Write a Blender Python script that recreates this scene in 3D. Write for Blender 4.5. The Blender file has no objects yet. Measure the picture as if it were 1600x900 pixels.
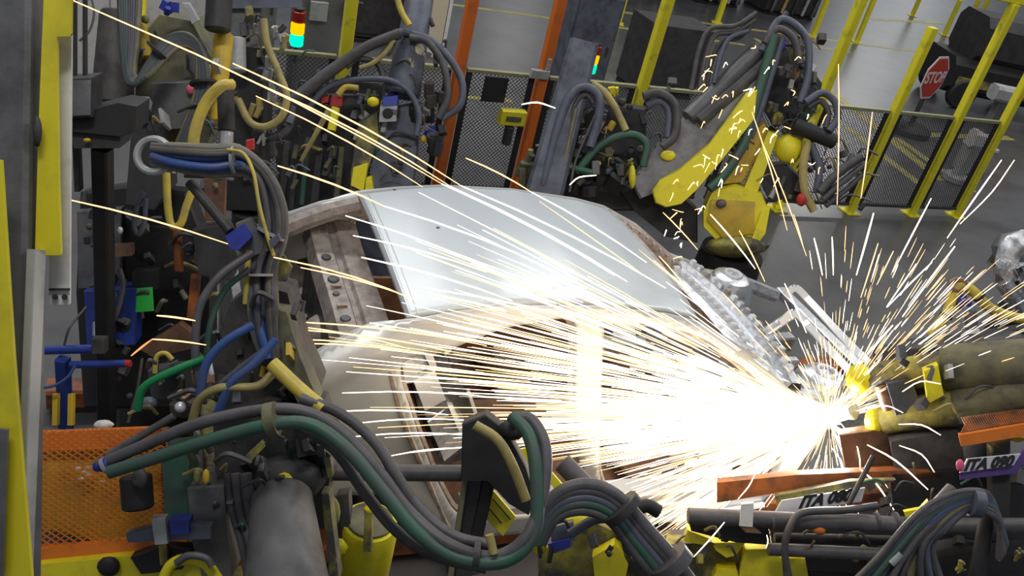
import bpy, bmesh, math, random
from mathutils import Vector, Matrix, noise as mnoise
random.seed(11)
scene = bpy.context.scene
col = scene.collection
V = Vector

# ------------------------------------------------------------------ camera
F = 1400.0; TH = math.radians(30); RO = math.radians(14.3); CAMH = 4.1
FW = V((0, math.cos(TH), -math.sin(TH)))
R0 = V((1, 0, 0)); U0 = R0.cross(FW)
CR = R0*math.cos(RO) + U0*math.sin(RO)
CU = U0*math.cos(RO) - R0*math.sin(RO)
CP = V((0, 0, CAMH))
cam_d = bpy.data.cameras.new('camera'); cam = bpy.data.objects.new('camera', cam_d); col.objects.link(cam)
cam_d.sensor_width = 36; cam_d.lens = 36*F/1600; cam_d.clip_end = 200; cam_d.clip_start = .05
m = Matrix((CR, CU, -FW)).transposed().to_4x4(); m.translation = CP
cam.matrix_world = m
scene.camera = cam
vs = scene.view_settings
vs.view_transform = 'Standard'; vs.look = 'None'; vs.exposure = 0.0; vs.gamma = 1; vs.use_curve_mapping = False

# ------------------------------------------------------------------ world, hall lamps and added lamps
w = bpy.data.worlds.new('world'); scene.world = w; w.use_nodes = True
bg = w.node_tree.nodes['Background']; bg.inputs[0].default_value = (.86, .93, 1.0, 1); bg.inputs[1].default_value = .2
def area(name, loc, sx, sy, power, colr=(1, .97, .92), rot=(0, 0, 0)):
    l = bpy.data.lights.new(name, 'AREA'); l.shape = 'RECTANGLE'; l.size = sx; l.size_y = sy; l.energy = power; l.color = colr
    o = bpy.data.objects.new(name, l); col.objects.link(o); o.location = loc; o.rotation_euler = rot
    return o
RZ = math.radians(26.2)
for i, (x, y, p) in enumerate([(-3.4, 8.6, 330), (1.2, 11.8, 400), (5.0, 8.5, 210), (-1.5, 1.5, 300), (4.2, 3.5, 210), (-7.5, 8.0, 300),  # unseen ceiling lamps; near-side and far-left ones added as fill
                               (4.5, 46, 450), (9, 19, 380), (-3.0, 42, 350), (-5, 13, 300), (7.5, 13, 220), (10, 33, 800)]):
    area('hall_and_fill_lamp', (x, y, 8.2), 2.6, .7, p*.5, rot=(0, 0, RZ))
for x, y in ((17, 56), (21, 62)): area('floor_sheen_light', (x, y, 8.6), 6, 6, 480, (.95, .98, 1), (0, 0, RZ))  # added unseen lights, placed to reflect as sheen on the aisle floor

def ray(px, py): return FW + CR*((px-800)/F) + CU*((450-py)/F)
def atz(px, py, z=0.0):
    d = ray(px, py); return CP + d*((z-CAMH)/d.z)
def atd(px, py, d): return CP + ray(px, py)*d
def P(p): return atd(*p)
def pxm(d, n): return n*d/F               # n pixels at depth d in metres

# ------------------------------------------------------------------ materials
MATS = {}
def mat(name, c, rough=.55, metal=0.0, dirt=0.0, dirtc=(.035, .033, .036), scale=6.0, bump=0.0, spec=.5):
    if name in MATS: return MATS[name]
    mt = bpy.data.materials.new(name); mt.use_nodes = True
    nt = mt.node_tree; b = nt.nodes['Principled BSDF']
    b.inputs['Base Color'].default_value = (*c, 1); b.inputs['Roughness'].default_value = rough; b.inputs['Metallic'].default_value = metal
    b.inputs['Specular IOR Level'].default_value = spec
    if dirt or bump:
        tc = nt.nodes.new('ShaderNodeTexCoord')
        n = nt.nodes.new('ShaderNodeTexNoise'); n.inputs['Scale'].default_value = scale; n.inputs['Detail'].default_value = 6; n.inputs['Roughness'].default_value = .65
        nt.links.new(tc.outputs['Object'], n.inputs['Vector'])
    if dirt:
        r = nt.nodes.new('ShaderNodeValToRGB'); e = r.color_ramp.elements
        e[0].position = max(0.0, .62-.5*dirt); e[0].color = (*c, 1)
        e[1].position = min(1.0, .62-.5*dirt+.28); e[1].color = (*dirtc, 1)
        nt.links.new(n.outputs['Fac'], r.inputs['Fac']); nt.links.new(r.outputs['Color'], b.inputs['Base Color'])
    if bump:
        bp = nt.nodes.new('ShaderNodeBump'); bp.inputs['Strength'].default_value = bump; bp.inputs['Distance'].default_value = .02
        nt.links.new(n.outputs['Fac'], bp.inputs['Height']); nt.links.new(bp.outputs['Normal'], b.inputs['Normal'])
    MATS[name] = mt; return mt
def emit(name, c, s, sample=True):
    mt = bpy.data.materials.new(name); mt.use_nodes = True; nt = mt.node_tree
    nt.nodes.remove(nt.nodes['Principled BSDF'])
    e = nt.nodes.new('ShaderNodeEmission'); e.inputs[0].default_value = (*c, 1); e.inputs[1].default_value = s
    nt.links.new(e.outputs[0], nt.nodes['Material Output'].inputs[0])
    if not sample: mt.cycles.emission_sampling = 'NONE'
    MATS[name] = mt; return mt
mat('floor', (.10, .10, .108), .31, 0, .35, (.06, .06, .068), 1.6)
mat('floor_line', (.46, .40, .10), .5, 0, .35, (.2, .19, .11), 5)
mat('body', (.60, .61, .62), .36, .35, 0)
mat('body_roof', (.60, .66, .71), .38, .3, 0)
mat('primer', (.50, .44, .42), .5, .2, .45, (.26, .22, .2), 14, .25)
mat('galv', (.72, .75, .80), .28, .75, .3, (.35, .36, .4), 22, .2)
mat('galv_plain', (.86, .88, .93), .3, .35)
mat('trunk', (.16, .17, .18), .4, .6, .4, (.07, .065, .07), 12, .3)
mat('rust_weld_glow', (.20, .10, .055), .6, .2, .45, (.09, .05, .035), 9, .3)  # brown tone also puts the weld's orange light into the car interior
mat('weld_seam', (.56, .48, .42), .5, .3, .4, (.3, .24, .2), 20)
mat('post_yellow', (.78, .70, .03), .42, 0, .16, (.3, .27, .05), 7)
mat('beam_yellow', (.72, .62, .02), .5, 0, .25, (.42, .36, .03), 4)
mat('robot_yellow', (.84, .73, .02), .42, 0, .22, (.42, .36, .04), 5, .1)
mat('robot_amber', (.62, .42, .03), .5, 0, .3, (.32, .22, .05), 5, .1)
mat('dirty_yellow', (.46, .41, .06), .6, 0, .62, (.07, .065, .06), 6, .2)
mat('olive', (.17, .165, .09), .65, 0, .45, (.06, .06, .06), 7, .2)
mat('orange', (.72, .19, .02), .5, 0, .25, (.35, .11, .03), 8)
mat('orange_dark', (.42, .12, .025), .6, 0, .5, (.09, .045, .03), 7)
mat('post_orange', (.66, .15, .02), .5, 0, .2, (.35, .1, .03), 6)
mat('amber_mesh_back', (.60, .42, .04), .6, 0, .35, (.30, .17, .03), 6, .3)
mat('dark', (.05, .048, .052), .55, .1, .4, (.025, .024, .026), 7, .2)
mat('darker', (.022, .021, .024), .6, .1, .3, (.012, .012, .013), 7)
mat('grime', (.085, .08, .078), .6, .2, .45, (.035, .033, .034), 8, .3)
mat('grey', (.15, .15, .16), .5, .3, .35, (.08, .078, .082), 7, .15)
mat('arm_grey', (.26, .26, .285), .5, .2, .35, (.11, .11, .125), 5, .1)
mat('grey_blue', (.125, .14, .185), .5, .25, .4, (.06, .062, .085), 6, .1)
mat('grey_cab', (.19, .195, .20), .5, .1, .2, (.13, .13, .135), 5)
mat('light_grey', (.42, .43, .44), .5, .2, .3, (.22, .22, .22), 7)
mat('white_paint', (.72, .71, .70), .5, 0, .2, (.45, .42, .38), 9)
mat('beige', (.62, .54, .40), .6)
mat('hose_dark', (.055, .052, .06), .5, 0, .4, (.10, .095, .095), 9)
mat('hose_grey', (.105, .10, .11), .5, 0, .4, (.06, .056, .06), 9)
mat('hose_green', (.03, .115, .075), .5, 0, .45, (.075, .085, .085), 7)
mat('hose_bright_green', (.01, .24, .08), .45, 0, .2, (.02, .1, .05), 9)
mat('hose_blue', (.045, .10, .30), .4, 0, .3, (.09, .11, .19), 8)
mat('hose_slate', (.10, .11, .16), .45, 0, .35, (.06, .065, .09), 9)
mat('hose_yellow', (.62, .48, .07), .45, 0, .35, (.33, .27, .10), 8)
mat('hose_tan', (.42, .34, .12), .5, 0, .35, (.22, .19, .1), 8)
mat('hose_olive', (.21, .19, .10), .5, 0, .4, (.10, .095, .08), 9)
mat('blue', (.03, .05, .36), .45, 0, .2, (.02, .03, .16), 8)
mat('blue_paint', (.02, .05, .30), .45, 0, .3, (.01, .02, .1), 6)
mat('green_tag', (.04, .55, .08), .5)
mat('red', (.50, .03, .03), .5, 0, .2, (.25, .03, .03), 8)
mat('pink', (.75, .12, .25), .5)
mat('sign_red', (.50, .035, .02), .45)
mat('sign_white', (.70, .66, .64), .45)
mat('plate_white', (.62, .62, .68), .45, 0, .15, (.4, .38, .42), 8)
mat('ink', (.02, .02, .025), .6)
mat('wire', (.07, .07, .075), .5, .4)
mat('rail', (.34, .34, .19), .45, .3, .35, (.2, .2, .15), 5)
mat('purple', (.10, .05, .22), .5)
mat('foil', (.60, .62, .66), .22, .85, .4, (.25, .26, .28), 9, .8)
mat('copper', (.35, .20, .13), .45, .6, .4, (.15, .08, .05), 14)
emit('lamp_green', (.0, .9, .45), 1.6); emit('lamp_amber', (1., .40, .0), 1.7)
mat('lamp_red_off', (.28, .015, .01), .35)
emit('spark_hot', (1.0, .86, .66), 3.6, False); emit('spark_warm', (1.0, .60, .27), 2.6, False); emit('spark_red', (1.0, .30, .10), 1.8, False)
emit('flash', (1.0, .95, .85), 8.0, False)

# ------------------------------------------------------------------ mesh building
MW = {}                                     # world matrices of the empties
def tag(o, label, cat, group=None, kind=None):
    if label: o['label'] = label
    if cat: o['category'] = cat
    if group: o['group'] = group
    if kind: o['kind'] = kind
    return o
def thing(name, label, cat, loc=(0, 0, 0), rz=0.0, group=None):
    o = bpy.data.objects.new(name, None); col.objects.link(o); o.empty_display_size = .1
    o.location = loc; o.rotation_euler = (0, 0, rz)
    MW[o] = Matrix.Translation(V(loc)) @ Matrix.Rotation(rz, 4, 'Z')
    return tag(o, label, cat, group)
def frame_of(d, ref=None):
    d = d.normalized()
    if ref is None: ref = V((0, 0, 1)) if abs(d.z) < .92 else V((1, 0, 0))
    s = d.cross(ref)
    if s.length < 1e-5: s = d.cross(V((1, 0, 0)))
    s.normalize(); n = s.cross(d).normalized()
    return d, s, n
class MB:
    def __init__(s): s.v = []; s.f = []
    def add(s, vs_, fs):
        o = len(s.v); s.v += [V(q) for q in vs_]; s.f += [tuple(i+o for i in f) for f in fs]; return s
    def beam(s, a, b, w_, t_, ref=None, bev=.12, taper=1.0):
        """rectangular bar from a to b: w_ across, t_ along ref; long edges chamfered"""
        a = V(a); b = V(b); d, x, n = frame_of(b-a, ref)
        c = bev*min(w_, t_)
        def ring(o, k):
            hw, ht = w_*k/2, t_*k/2
            q = [(-hw+c, -ht), (hw-c, -ht), (hw, -ht+c), (hw, ht-c), (hw-c, ht), (-hw+c, ht), (-hw, ht-c), (-hw, -ht+c)]
            return [o + x*u + n*v_ for u, v_ in q]
        vs_ = ring(a, 1) + ring(b, taper)
        fs = [(i, (i+1) % 8, 8+(i+1) % 8, 8+i) for i in range(8)] + [tuple(range(7, -1, -1)), tuple(range(8, 16))]
        return s.add(vs_, fs)
    def box(s, c, dims, ax=None, bev=.1):
        c = V(c)
        ax = ax or (V((1, 0, 0)), V((0, 1, 0)), V((0, 0, 1)))
        return s.beam(c-ax[0]*dims[0]/2, c+ax[0]*dims[0]/2, dims[1], dims[2], ax[2], bev)
    def tube(s, pts, r, n=8, cap=True):
        pts = [V(p) for p in pts]; N = len(pts)
        rs = r if isinstance(r, (list, tuple)) else [r]*N
        vs_ = []; pn = None
        for i, p in enumerate(pts):
            d = (pts[min(i+1, N-1)] - pts[max(i-1, 0)])
            if d.length < 1e-7: d = V((0, 0, 1))
            d.normalize()
            if pn is None: _, x, pn = frame_of(d)
            else:
                pn = (pn - d*pn.dot(d))
                if pn.length < 1e-5: _, x, pn = frame_of(d)
                pn.normalize()
            x = d.cross(pn)
            for k in range(n):
                a = 2*math.pi*k/n
                vs_.append(p + (x*math.cos(a) + pn*math.sin(a))*rs[i])
        fs = [(i*n+k, i*n+(k+1) % n, (i+1)*n+(k+1) % n, (i+1)*n+k) for i in range(N-1) for k in range(n)]
        if cap: fs += [tuple(range(n-1, -1, -1)), tuple(range((N-1)*n, N*n))]
        return s.add(vs_, fs)
    def cyl(s, a, b, r, r2=None, n=14, ch=.12):
        a = V(a); b = V(b); r2 = r if r2 is None else r2; d = (b-a)
        e = d.normalized()*min(ch*max(r, r2), d.length*.2)
        return s.tube([a, a+e, b-e, b], [r*(1-ch), r, r2, r2*(1-ch)], n)
    def lathe(s, a, axis, prof, n=20):
        """prof: list of (distance along axis, radius)"""
        a = V(a); d = V(axis).normalized()
        return s.tube([a + d*(h+1e-5*i) for i, (h, r) in enumerate(prof)], [max(r, 1e-4) for h, r in prof], n)
    def prism(s, poly, depth):
        """poly: list of world points, depth: extrusion vector"""
        n = len(poly); poly = [V(p) for p in poly]; e = V(depth)
        c = sum(poly, V())/n; k = .93
        front = [p + (c-p)*.03 for p in poly]
        vs_ = front + [p + e*.06 for p in poly] + [p + e*.94 for p in poly] + [p + e + (c-p)*.03 for p in poly]
        fs = [tuple(range(n))] + [tuple(range(4*n-1, 3*n-1, -1))]
        for L in range(3): fs += [(L*n+(i+1) % n, L*n+i, (L+1)*n+i, (L+1)*n+(i+1) % n) for i in range(n)]
        return s.add(vs_, fs)
    def blob(s, c, r, sq=(1, 1, 1), n=10, m_=7, rough=.0, ax=None):
        c = V(c); ax = ax or (V((1, 0, 0)), V((0, 1, 0)), V((0, 0, 1))); vs_ = []; fs = []
        for i in range(m_+1):
            th = math.pi*i/m_
            for k in range(n):
                ph = 2*math.pi*k/n
                q = V((math.sin(th)*math.cos(ph)*sq[0], math.sin(th)*math.sin(ph)*sq[1], math.cos(th)*sq[2]))
                j = 1 + rough*mnoise.noise(q*2.3 + c*7)
                vs_.append(c + (ax[0]*q.x + ax[1]*q.y + ax[2]*q.z)*r*j)
        fs = [(i*n+k, (i+1)*n+k, (i+1)*n+(k+1) % n, i*n+(k+1) % n) for i in range(m_) for k in range(n)]
        return s.add(vs_, fs)
    def build(s, name, mt, parent=None, local=False, smooth=30, label=None, kind=None):
        me = bpy.data.meshes.new(name)
        vs_ = s.v
        if parent is not None and not local:
            root = parent
            while root is not None and root not in MW: root = root.parent
            inv = MW[root].inverted() if root is not None else Matrix()
            vs_ = [inv @ v_ for v_ in vs_]
        me.from_pydata([tuple(v_) for v_ in vs_], [], s.f); me.validate(); me.update()
        bm = bmesh.new(); bm.from_mesh(me); bmesh.ops.remove_doubles(bm, verts=bm.verts, dist=1e-5)
        bmesh.ops.recalc_face_normals(bm, faces=bm.faces)
        bm.to_mesh(me); bm.free()
        if smooth: me.shade_smooth(); me.set_sharp_from_angle(angle=math.radians(smooth))
        me.materials.append(MATS[mt])
        o = bpy.data.objects.new(name, me); col.objects.link(o)
        if parent is not None: o.parent = parent
        if label: o['label'] = label
        if kind: o['kind'] = kind
        return o
def spline(pts, k=6):
    pts = [V(p) for p in pts]
    if len(pts) < 3: return pts
    q = [pts[0]*2-pts[1]] + pts + [pts[-1]*2-pts[-2]]; out = []
    for i in range(1, len(q)-2):
        a, b, c, d = q[i-1:i+3]
        for j in range(k):
            t = j/k
            out.append(.5*((2*b) + (c-a)*t + (2*a-5*b+4*c-d)*t*t + (3*b-a-3*c+d)*t**3))
    return out + [pts[-1]]
def hose(name, pts, rpx, mt, parent, n=8, label=None):
    """pts: (px, py, depth) points along the hose, rpx: radius in pixels at the mean depth"""
    d = sum(p[2] for p in pts)/len(pts)
    return MB().tube(spline([P(p) for p in pts]), pxm(d, rpx), n).build(name, mt, parent, label=label, smooth=60)
def tie(p, q, rpx, mt, parent, name='cable_tie', wpx=4):
    a, b = P(p), P(q); d = (b-a).normalized(); r = pxm(p[2], rpx); w_ = pxm(p[2], wpx)
    return MB().lathe(a-d*w_/2, d, [(0, r*.93), (0, r), (w_, r), (w_, r*.93)], 16).build(name, mt, parent)
def slab(name, poly, d, thick, mt, parent, back=None, label=None):
    """outline at depth d (or per-point depth), given a real thickness away from the viewer"""
    pts = [P((p[0], p[1], p[2] if len(p) > 2 else d)) for p in poly]
    if back is None:
        c_ = sum(pts, V())/len(pts); back = ((c_-CP).normalized()*.6 + V((FW.x, FW.y, 0)).normalized()*.4).normalized()
    e = back
    return MB().prism(pts, V(e)*thick).build(name, mt, parent, label=label)
def bar(name, p, q, wpx, thick, mt, parent, ref=None, bev=.12, taper=1.0, label=None):
    a, b = P(p), P(q)
    return MB().beam(a, b, pxm((p[2]+q[2])/2, wpx), thick, ref or FW, bev, taper).build(name, mt, parent, label=label)
def rod(name, p, q, rpx, mt, parent, r2=None, n=14, label=None):
    a, b = P(p), P(q)
    return MB().cyl(a, b, pxm(p[2], rpx), pxm(q[2], r2 if r2 else rpx), n).build(name, mt, parent, smooth=40, label=label)
def lump(name, p, rpx, sq, mt, parent, rough=.25, label=None):
    if name in ('fitting', 'valve', 'joint_block', 'blue_cap', 'blue_clamp', 'yellow_fitting'):          # an angular cluster, not a ball
        rg = random.Random(int(p[0]*7+p[1])); c = P(p); R_ = pxm(p[2], rpx); g = MB()
        for k in range(5):
            o_ = c + CR*rg.uniform(-.55, .55)*R_*sq[0] + CU*rg.uniform(-.55, .55)*R_*sq[1] + FW*rg.uniform(-.4, .4)*R_
            d_ = V((rg.uniform(-.4, .4), rg.uniform(-.4, .4), 1)).normalized(); L = R_*rg.uniform(.5, .95)*sq[1]
            if k % 2: g.cyl(o_-d_*L*.6, o_+d_*L*.6, R_*rg.uniform(.2, .4)*sq[0], n=10)
            else: g.beam(o_-d_*L*.7, o_+d_*L*.7, R_*rg.uniform(.5, .9)*sq[0], R_*rg.uniform(.4, .8), FW, .15)
        return g.build(name, mt, parent, label=label)
    return MB().blob(P(p), pxm(p[2], rpx), sq, 12, 8, rough, (CR, CU, FW)).build(name, mt, parent, smooth=60, label=label)
def text_mesh(body, size, mt, parent, mw, name, shear=0.0, bold=.0):
    cu = bpy.data.curves.new(name, 'FONT'); cu.body = body; cu.size = size; cu.align_x = 'CENTER'; cu.align_y = 'CENTER'; cu.extrude = .0015; cu.shear = shear; cu.offset = bold
    t = bpy.data.objects.new('tmp', cu); col.objects.link(t)
    dg = bpy.context.evaluated_depsgraph_get(); dg.update()
    me = bpy.data.meshes.new_from_object(t.evaluated_get(dg)); bpy.data.objects.remove(t)
    root = parent if parent in MW else parent.parent
    me.transform(MW[root].inverted() @ mw)
    me.materials.clear(); me.materials.append(MATS[mt])
    o = bpy.data.objects.new(name, me); col.objects.link(o); o.parent = parent
    return o
# ------------------------------------------------------------------ setting: floor and its painted lines
fl = MB().add([(-60, -20, 0), (70, -20, 0), (70, 110, 0), (-60, 110, 0)], [(0, 1, 2, 3)]).build('floor', 'floor'); tag(fl, None, None, kind='structure')
def floor_line(p, q, w_=.1):
    a, b = atz(*p), atz(*q); d = (b-a).normalized(); s = V((-d.y, d.x, 0))*w_/2; h = V((0, 0, .003))
    MB().add([a-s, a+s, b+s, b-s, a-s+h, a+s+h, b+s+h, b-s+h], [(4, 5, 6, 7), (0, 1, 5, 4), (1, 2, 6, 5), (2, 3, 7, 6), (3, 0, 4, 7)]).build('floor_marking', 'floor_line', fl)
for p, q, w_ in [((640, -2), (1163, 70), .13), ((890, 8), (1440, 82), .14), ((1262, 112), (1470, 282), .2), ((1195, 62), (1330, 82), .12),
                 ((1322, 198), (1440, 290), .16), ((1400, 215), (1520, 300), .16), ((1440, 210), (1580, 216), .2), ((1360, 30), (1470, 36), .2),
                 ((730, 152), (800, 158), .12), ((1180, 60), (1280, 130), .12)]:
    floor_line(p, q, w_)

# ------------------------------------------------------------------ safety fence along the line
FD = V((math.cos(math.radians(27.5)), math.sin(math.radians(27.5)), 0)); FN = V((-FD.y, FD.x, 0))
F0 = atz(1398, 175, 1.4); F0.z = 0
def fence_t(px, py, z=1.4):
    d = ray(px, py); nrm = FN
    t = ((F0-CP).dot(nrm))/d.dot(nrm); return (CP + d*t - F0).dot(FD)
def fence_pt(t, z=0.0): return F0 + FD*t + V((0, 0, z))
def post(t, h, mt, label, off=0.0, w_=.1, group='fence posts'):
    b = fence_pt(t) + FN*off
    r = thing('fence_post', label, 'post', b, group=group)
    MB().beam(b+V((0, 0, .012)), b+V((0, 0, h)), w_, w_, FD, .1).build('post_tube', mt, r)
    MB().box(b+V((0, 0, .008)), (w_*2.1, w_*2.1, .016), (FD, FN, V((0, 0, 1)))).build('base_plate', mt, r)
    MB().box(b+V((0, 0, h+.004)), (w_*.96, w_*.96, .012), (FD, FN, V((0, 0, 1)))).build('end_cap', mt, r)
yl = 'yellow square steel fence post holding the wire mesh panels'
TY = {}
for key, px, py, h, mt, lab in [('w', 538, 95, 3.3, 'post_yellow', 'yellow fence post beside the grey control cabinets'),
                                ('o1', 718, 107, 3.3, 'post_orange', 'orange fence post beside the beige board'),
                                ('o2', 848, 118, 3.3, 'post_orange', 'orange fence post with the white clamp on the mesh rail'),
                                ('y2', 1005, 131, 3.3, 'post_yellow', 'yellow fence post with a tan hose bending beside it'),
                                ('a', 1286, 148, 3.3, 'post_yellow', 'tall yellow fence post just behind the yellow robot'),
                                ('b', 1398, 175, 2.45, 'post_yellow', 'short yellow fence post with free top, beside the stop sign'),
                                ('c', 1497, 185, 2.86, 'post_yellow', 'yellow fence post with a cross arm on its top'),
                                ('d', 1575, 180, 3.2, 'post_yellow', 'yellow fence post in front of the small white machine')]:
    t = fence_t(px, py); TY[key] = t
    post(t, h, mt, lab, group=None, w_=.105)
# cross arm at the top of post c
b = fence_pt(TY['c'], 2.92)
r = thing('cross_arm', 'short yellow arm lying across the top of a fence post', 'arm', b)
MB().beam(b-FD*.45+FN*.1, b+FD*.3, .1, .1).build('arm_tube', 'post_yellow', r); MB().beam(b+FD*.1, b+FD*.9+FN*.3, .12, .04).build('white_bracket', 'light_grey', r)
# panels of wire mesh between the posts
def mesh_panel(t0, t1, z0, z1, label):
    base = fence_pt((t0+t1)/2)
    r = thing('mesh_fence', label, 'fence', base)
    L = t1-t0; Hh = z1-z0
    for z in (z1,): MB().beam(fence_pt(t0, z), fence_pt(t1, z), .05, .04).build('top_rail', 'rail', r)
    MB().beam(fence_pt(t0, z0), fence_pt(t1, z0), .05, .04).build('bottom_rail', 'wire', r)
    for t in (t0+.03, t1-.03): MB().beam(fence_pt(t, z0), fence_pt(t, z1), .06, .03, FN).build('side_frame', 'darker', r)
    g = MB(); sp = .042; wd = .0055
    k = -Hh
    while k < L:
        for sg in (1, -1):
            a0 = max(0, k); a1 = min(L, k+Hh)
            if a1-a0 < .01: continue
            za, zb = a0-k, a1-k
            if sg < 0: za, zb = Hh-za, Hh-zb
            g.beam(fence_pt(t0+a0, z0+za)+FN*.004*sg, fence_pt(t0+a1, z0+zb)+FN*.004*sg, wd, wd, FN, .0)
        k += sp
    g.build('wire_mesh', 'wire', r, smooth=0, kind='stuff')
    return r
def pan(a, b, label): return mesh_panel(a+.08, b-.08, .12, 1.4, label)
pan(TY['w']-1.45, TY['w'], 'dark wire mesh fence panel in front of the grey control cabinets')
pan(TY['w'], TY['o1'], 'wire mesh fence panel between the yellow post and the first orange post')
p_bl = pan(TY['o1'], TY['o2'], 'wire mesh fence panel with a black square plate, between two orange posts')
pan(TY['o2'], TY['y2'], 'wire mesh fence panel behind the blue grey robot column')
mid = (TY['y2']+TY['a'])/2
pan(TY['y2'], mid, 'wire mesh fence panel in front of the dark cabinets'); pan(mid, TY['a'], 'wire mesh fence panel hidden behind the yellow robot')
pan(TY['a'], TY['b'], 'wire mesh fence panel over the diagonal yellow floor lines'); pan(TY['b'], TY['c'], 'wire mesh fence panel in front of the stop sign base')
pan(TY['c'], TY['d'], 'wire mesh fence panel before the small white machine')
def on_fence(px, py, off=-.05):
    d = ray(px, py); q = F0+FN*off; t = ((q-CP).dot(FN))/d.dot(FN); return CP+d*t
c = on_fence(773, 140); MB().box(c, (.25, .02, .26), (FD, FN, V((0, 0, 1)))).build('black_plate', 'darker', p_bl)
# yellow box sign hung on the fence
c = on_fence(800, 183, -.1); r = thing('fence_box', 'small yellow box with dark slot hung on the mesh by an orange post', 'box', c)
MB().box(c, (.27, .1, .16), (FD, FN, V((0, 0, 1)))).build('box_shell', 'post_yellow', r)
MB().box(c-FN*.055, (.16, .012, .05), (FD, FN, V((0, 0, 1)))).build('slot', 'olive', r)
MB().cyl(c-V((0, 0, .1)), c-V((0, 0, .3)), .05).build('plug', 'dark', r)
# white clamp on the second orange post
c = on_fence(843, 116, -.06); r = thing('rail_clamp', 'white metal clamp on the rail at an orange fence post', 'clamp', c)
MB().box(c, (.2, .05, .09), (FD, FN, V((0, 0, 1)))).build('clamp_plate', 'light_grey', r); MB().box(c+FD*.07+V((0, 0, .1)), (.04, .04, .14), (FD, FN, V((0, 0, 1)))).build('clamp_tab', 'light_grey', r)

# ------------------------------------------------------------------ stop sign on a weighted stand
b = atz(1417, 207)
r = thing('stop_sign', 'red octagonal stop sign on a dark stand with round base', 'sign', b)
MB().lathe(b, (0, 0, 1), [(0, .38), (.1, .38), (.16, .30), (.19, .08)], 24).build('round_base', 'darker', r)
zt = 1.30
MB().cyl(b+V((0, 0, .15)), b+V((0, 0, zt)), .04).build('stand_pole', 'dark', r)
nx = V((math.cos(math.radians(45)), math.sin(math.radians(45)), 0)); ny = V((0, 0, 1)); nz = nx.cross(ny).normalized()
cc = b + V((0, 0, 1.02)) + nz*.04
def octa(rad, off): return [cc + nz*off + nx*rad*math.cos(math.radians(22.5+45*i)) + ny*rad*math.sin(math.radians(22.5+45*i)) for i in range(8)]
MB().prism(octa(.40, 0), -nz*.015).build('sign_border', 'sign_white', r)
MB().prism(octa(.362, .008), -nz*.009).build('sign_face', 'sign_red', r)
mw = Matrix((nx, ny, nz)).transposed().to_4x4(); mw.translation = cc + nz*.012
text_mesh('STOP', .28, 'sign_white', r, mw, 'stop_letters', bold=.006)

# ------------------------------------------------------------------ things beyond the fence
def cabinet(name, px, py, w_, dep, h, mt, label, cat='cabinet', rz=27.5, extras=None, group=None):
    b = atz(px, py) if px is not None else py; d = V((math.cos(math.radians(rz)), math.sin(math.radians(rz)), 0)); n = V((-d.y, d.x, 0)); z = V((0, 0, 1))
    r = thing(name, label, cat, b, group=group)
    MB().box(b+V((0, 0, h/2+.04)), (w_, dep, h-.08), (d, n, z), .03).build('shell', mt, r)
    MB().box(b+V((0, 0, .03)), (w_*.96, dep*.96, .06), (d, n, z)).build('plinth', 'darker', r)
    dr = MB().box(b-n*(dep/2+.008)+V((0, 0, h/2+.05)), (w_*.9, .016, h*.88), (d, n, z)).build('cabinet_door', mt, r)
    MB().box(b-n*(dep/2+.03)+d*w_*.36+V((0, 0, h*.55)), (.025, .03, .14), (d, n, z)).build('handle', 'dark', dr)
    if extras: extras(r, b, d, n, z)
    return r
def stack_light(px, py, dpt, label):
    c = P((px, py, dpt)); base = c-V((0, 0, .32))
    r = thing('stack_light', label, 'signal light', base)
    MB().cyl(base, base+V((0, 0, .2)), .018).build('stem', 'dark', r); MB().beam(base+V((0, 0, .02)), base+V((0, 0, .02))+FN*.5+FD*.06, .04, .03).build('mount_bracket', 'dark', r)
    for i, (mt, nm) in enumerate([('lamp_green', 'green_lens'), ('lamp_amber', 'amber_lens'), ('lamp_red_off', 'red_lens')]):
        z = .2+i*.13
        MB().cyl(base+V((0, 0, z)), base+V((0, 0, z+.12)), .075, n=16).build(nm, mt, r)
    MB().cyl(base+V((0, 0, .59)), base+V((0, 0, .62)), .06).build('cap', 'dark', r)
def gauges(r, b, d, n, z):
    for i, (u, h, mt) in enumerate([(-.25, 1.5, 'light_grey'), (.1, 1.55, 'grey'), (.3, 1.2, 'dark'), (-.1, 1.15, 'light_grey'), (.28, 1.62, 'white_paint')]):
        MB().box(b-n*.32+d*u+V((0, 0, h)), (.2, .06, .22), (d, n, z)).build('instrument', mt, r)
cabinet('control_cabinet', 388, 150, .42, .5, 2.1, 'grey_cab', 'tall plain grey control cabinet next to the signal light')
cabinet('control_cabinet', 488, 150, .62, .5, 1.95, 'grey_cab', 'grey control cabinet with instrument boxes on its front', extras=gauges)
stack_light(464, 54, 9.75, 'stack light with amber and green lamps lit above the instrument cabinet')
cabinet('control_cabinet', 1020, 140, 1.1, .7, 1.15, 'dark', 'low dark cabinet behind the mesh, beside the yellow post')
sl = P((925, 100, 12.2)) + FN*.42; sl = sl-CP; sl = CP + sl*1.0; sl.z = 0
cabinet('control_cabinet', None, sl, .7, .5, 1.7, 'grey_blue', 'slim blue grey cabinet carrying the small signal light')
stack_light(925, 100, 12.2, 'small stack light with green lamp lit on the slim blue grey cabinet')
cabinet('control_cabinet', 575, 60, .8, .5, 1.7, 'dark', 'dark cabinet behind the left yellow fence post')
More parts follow.
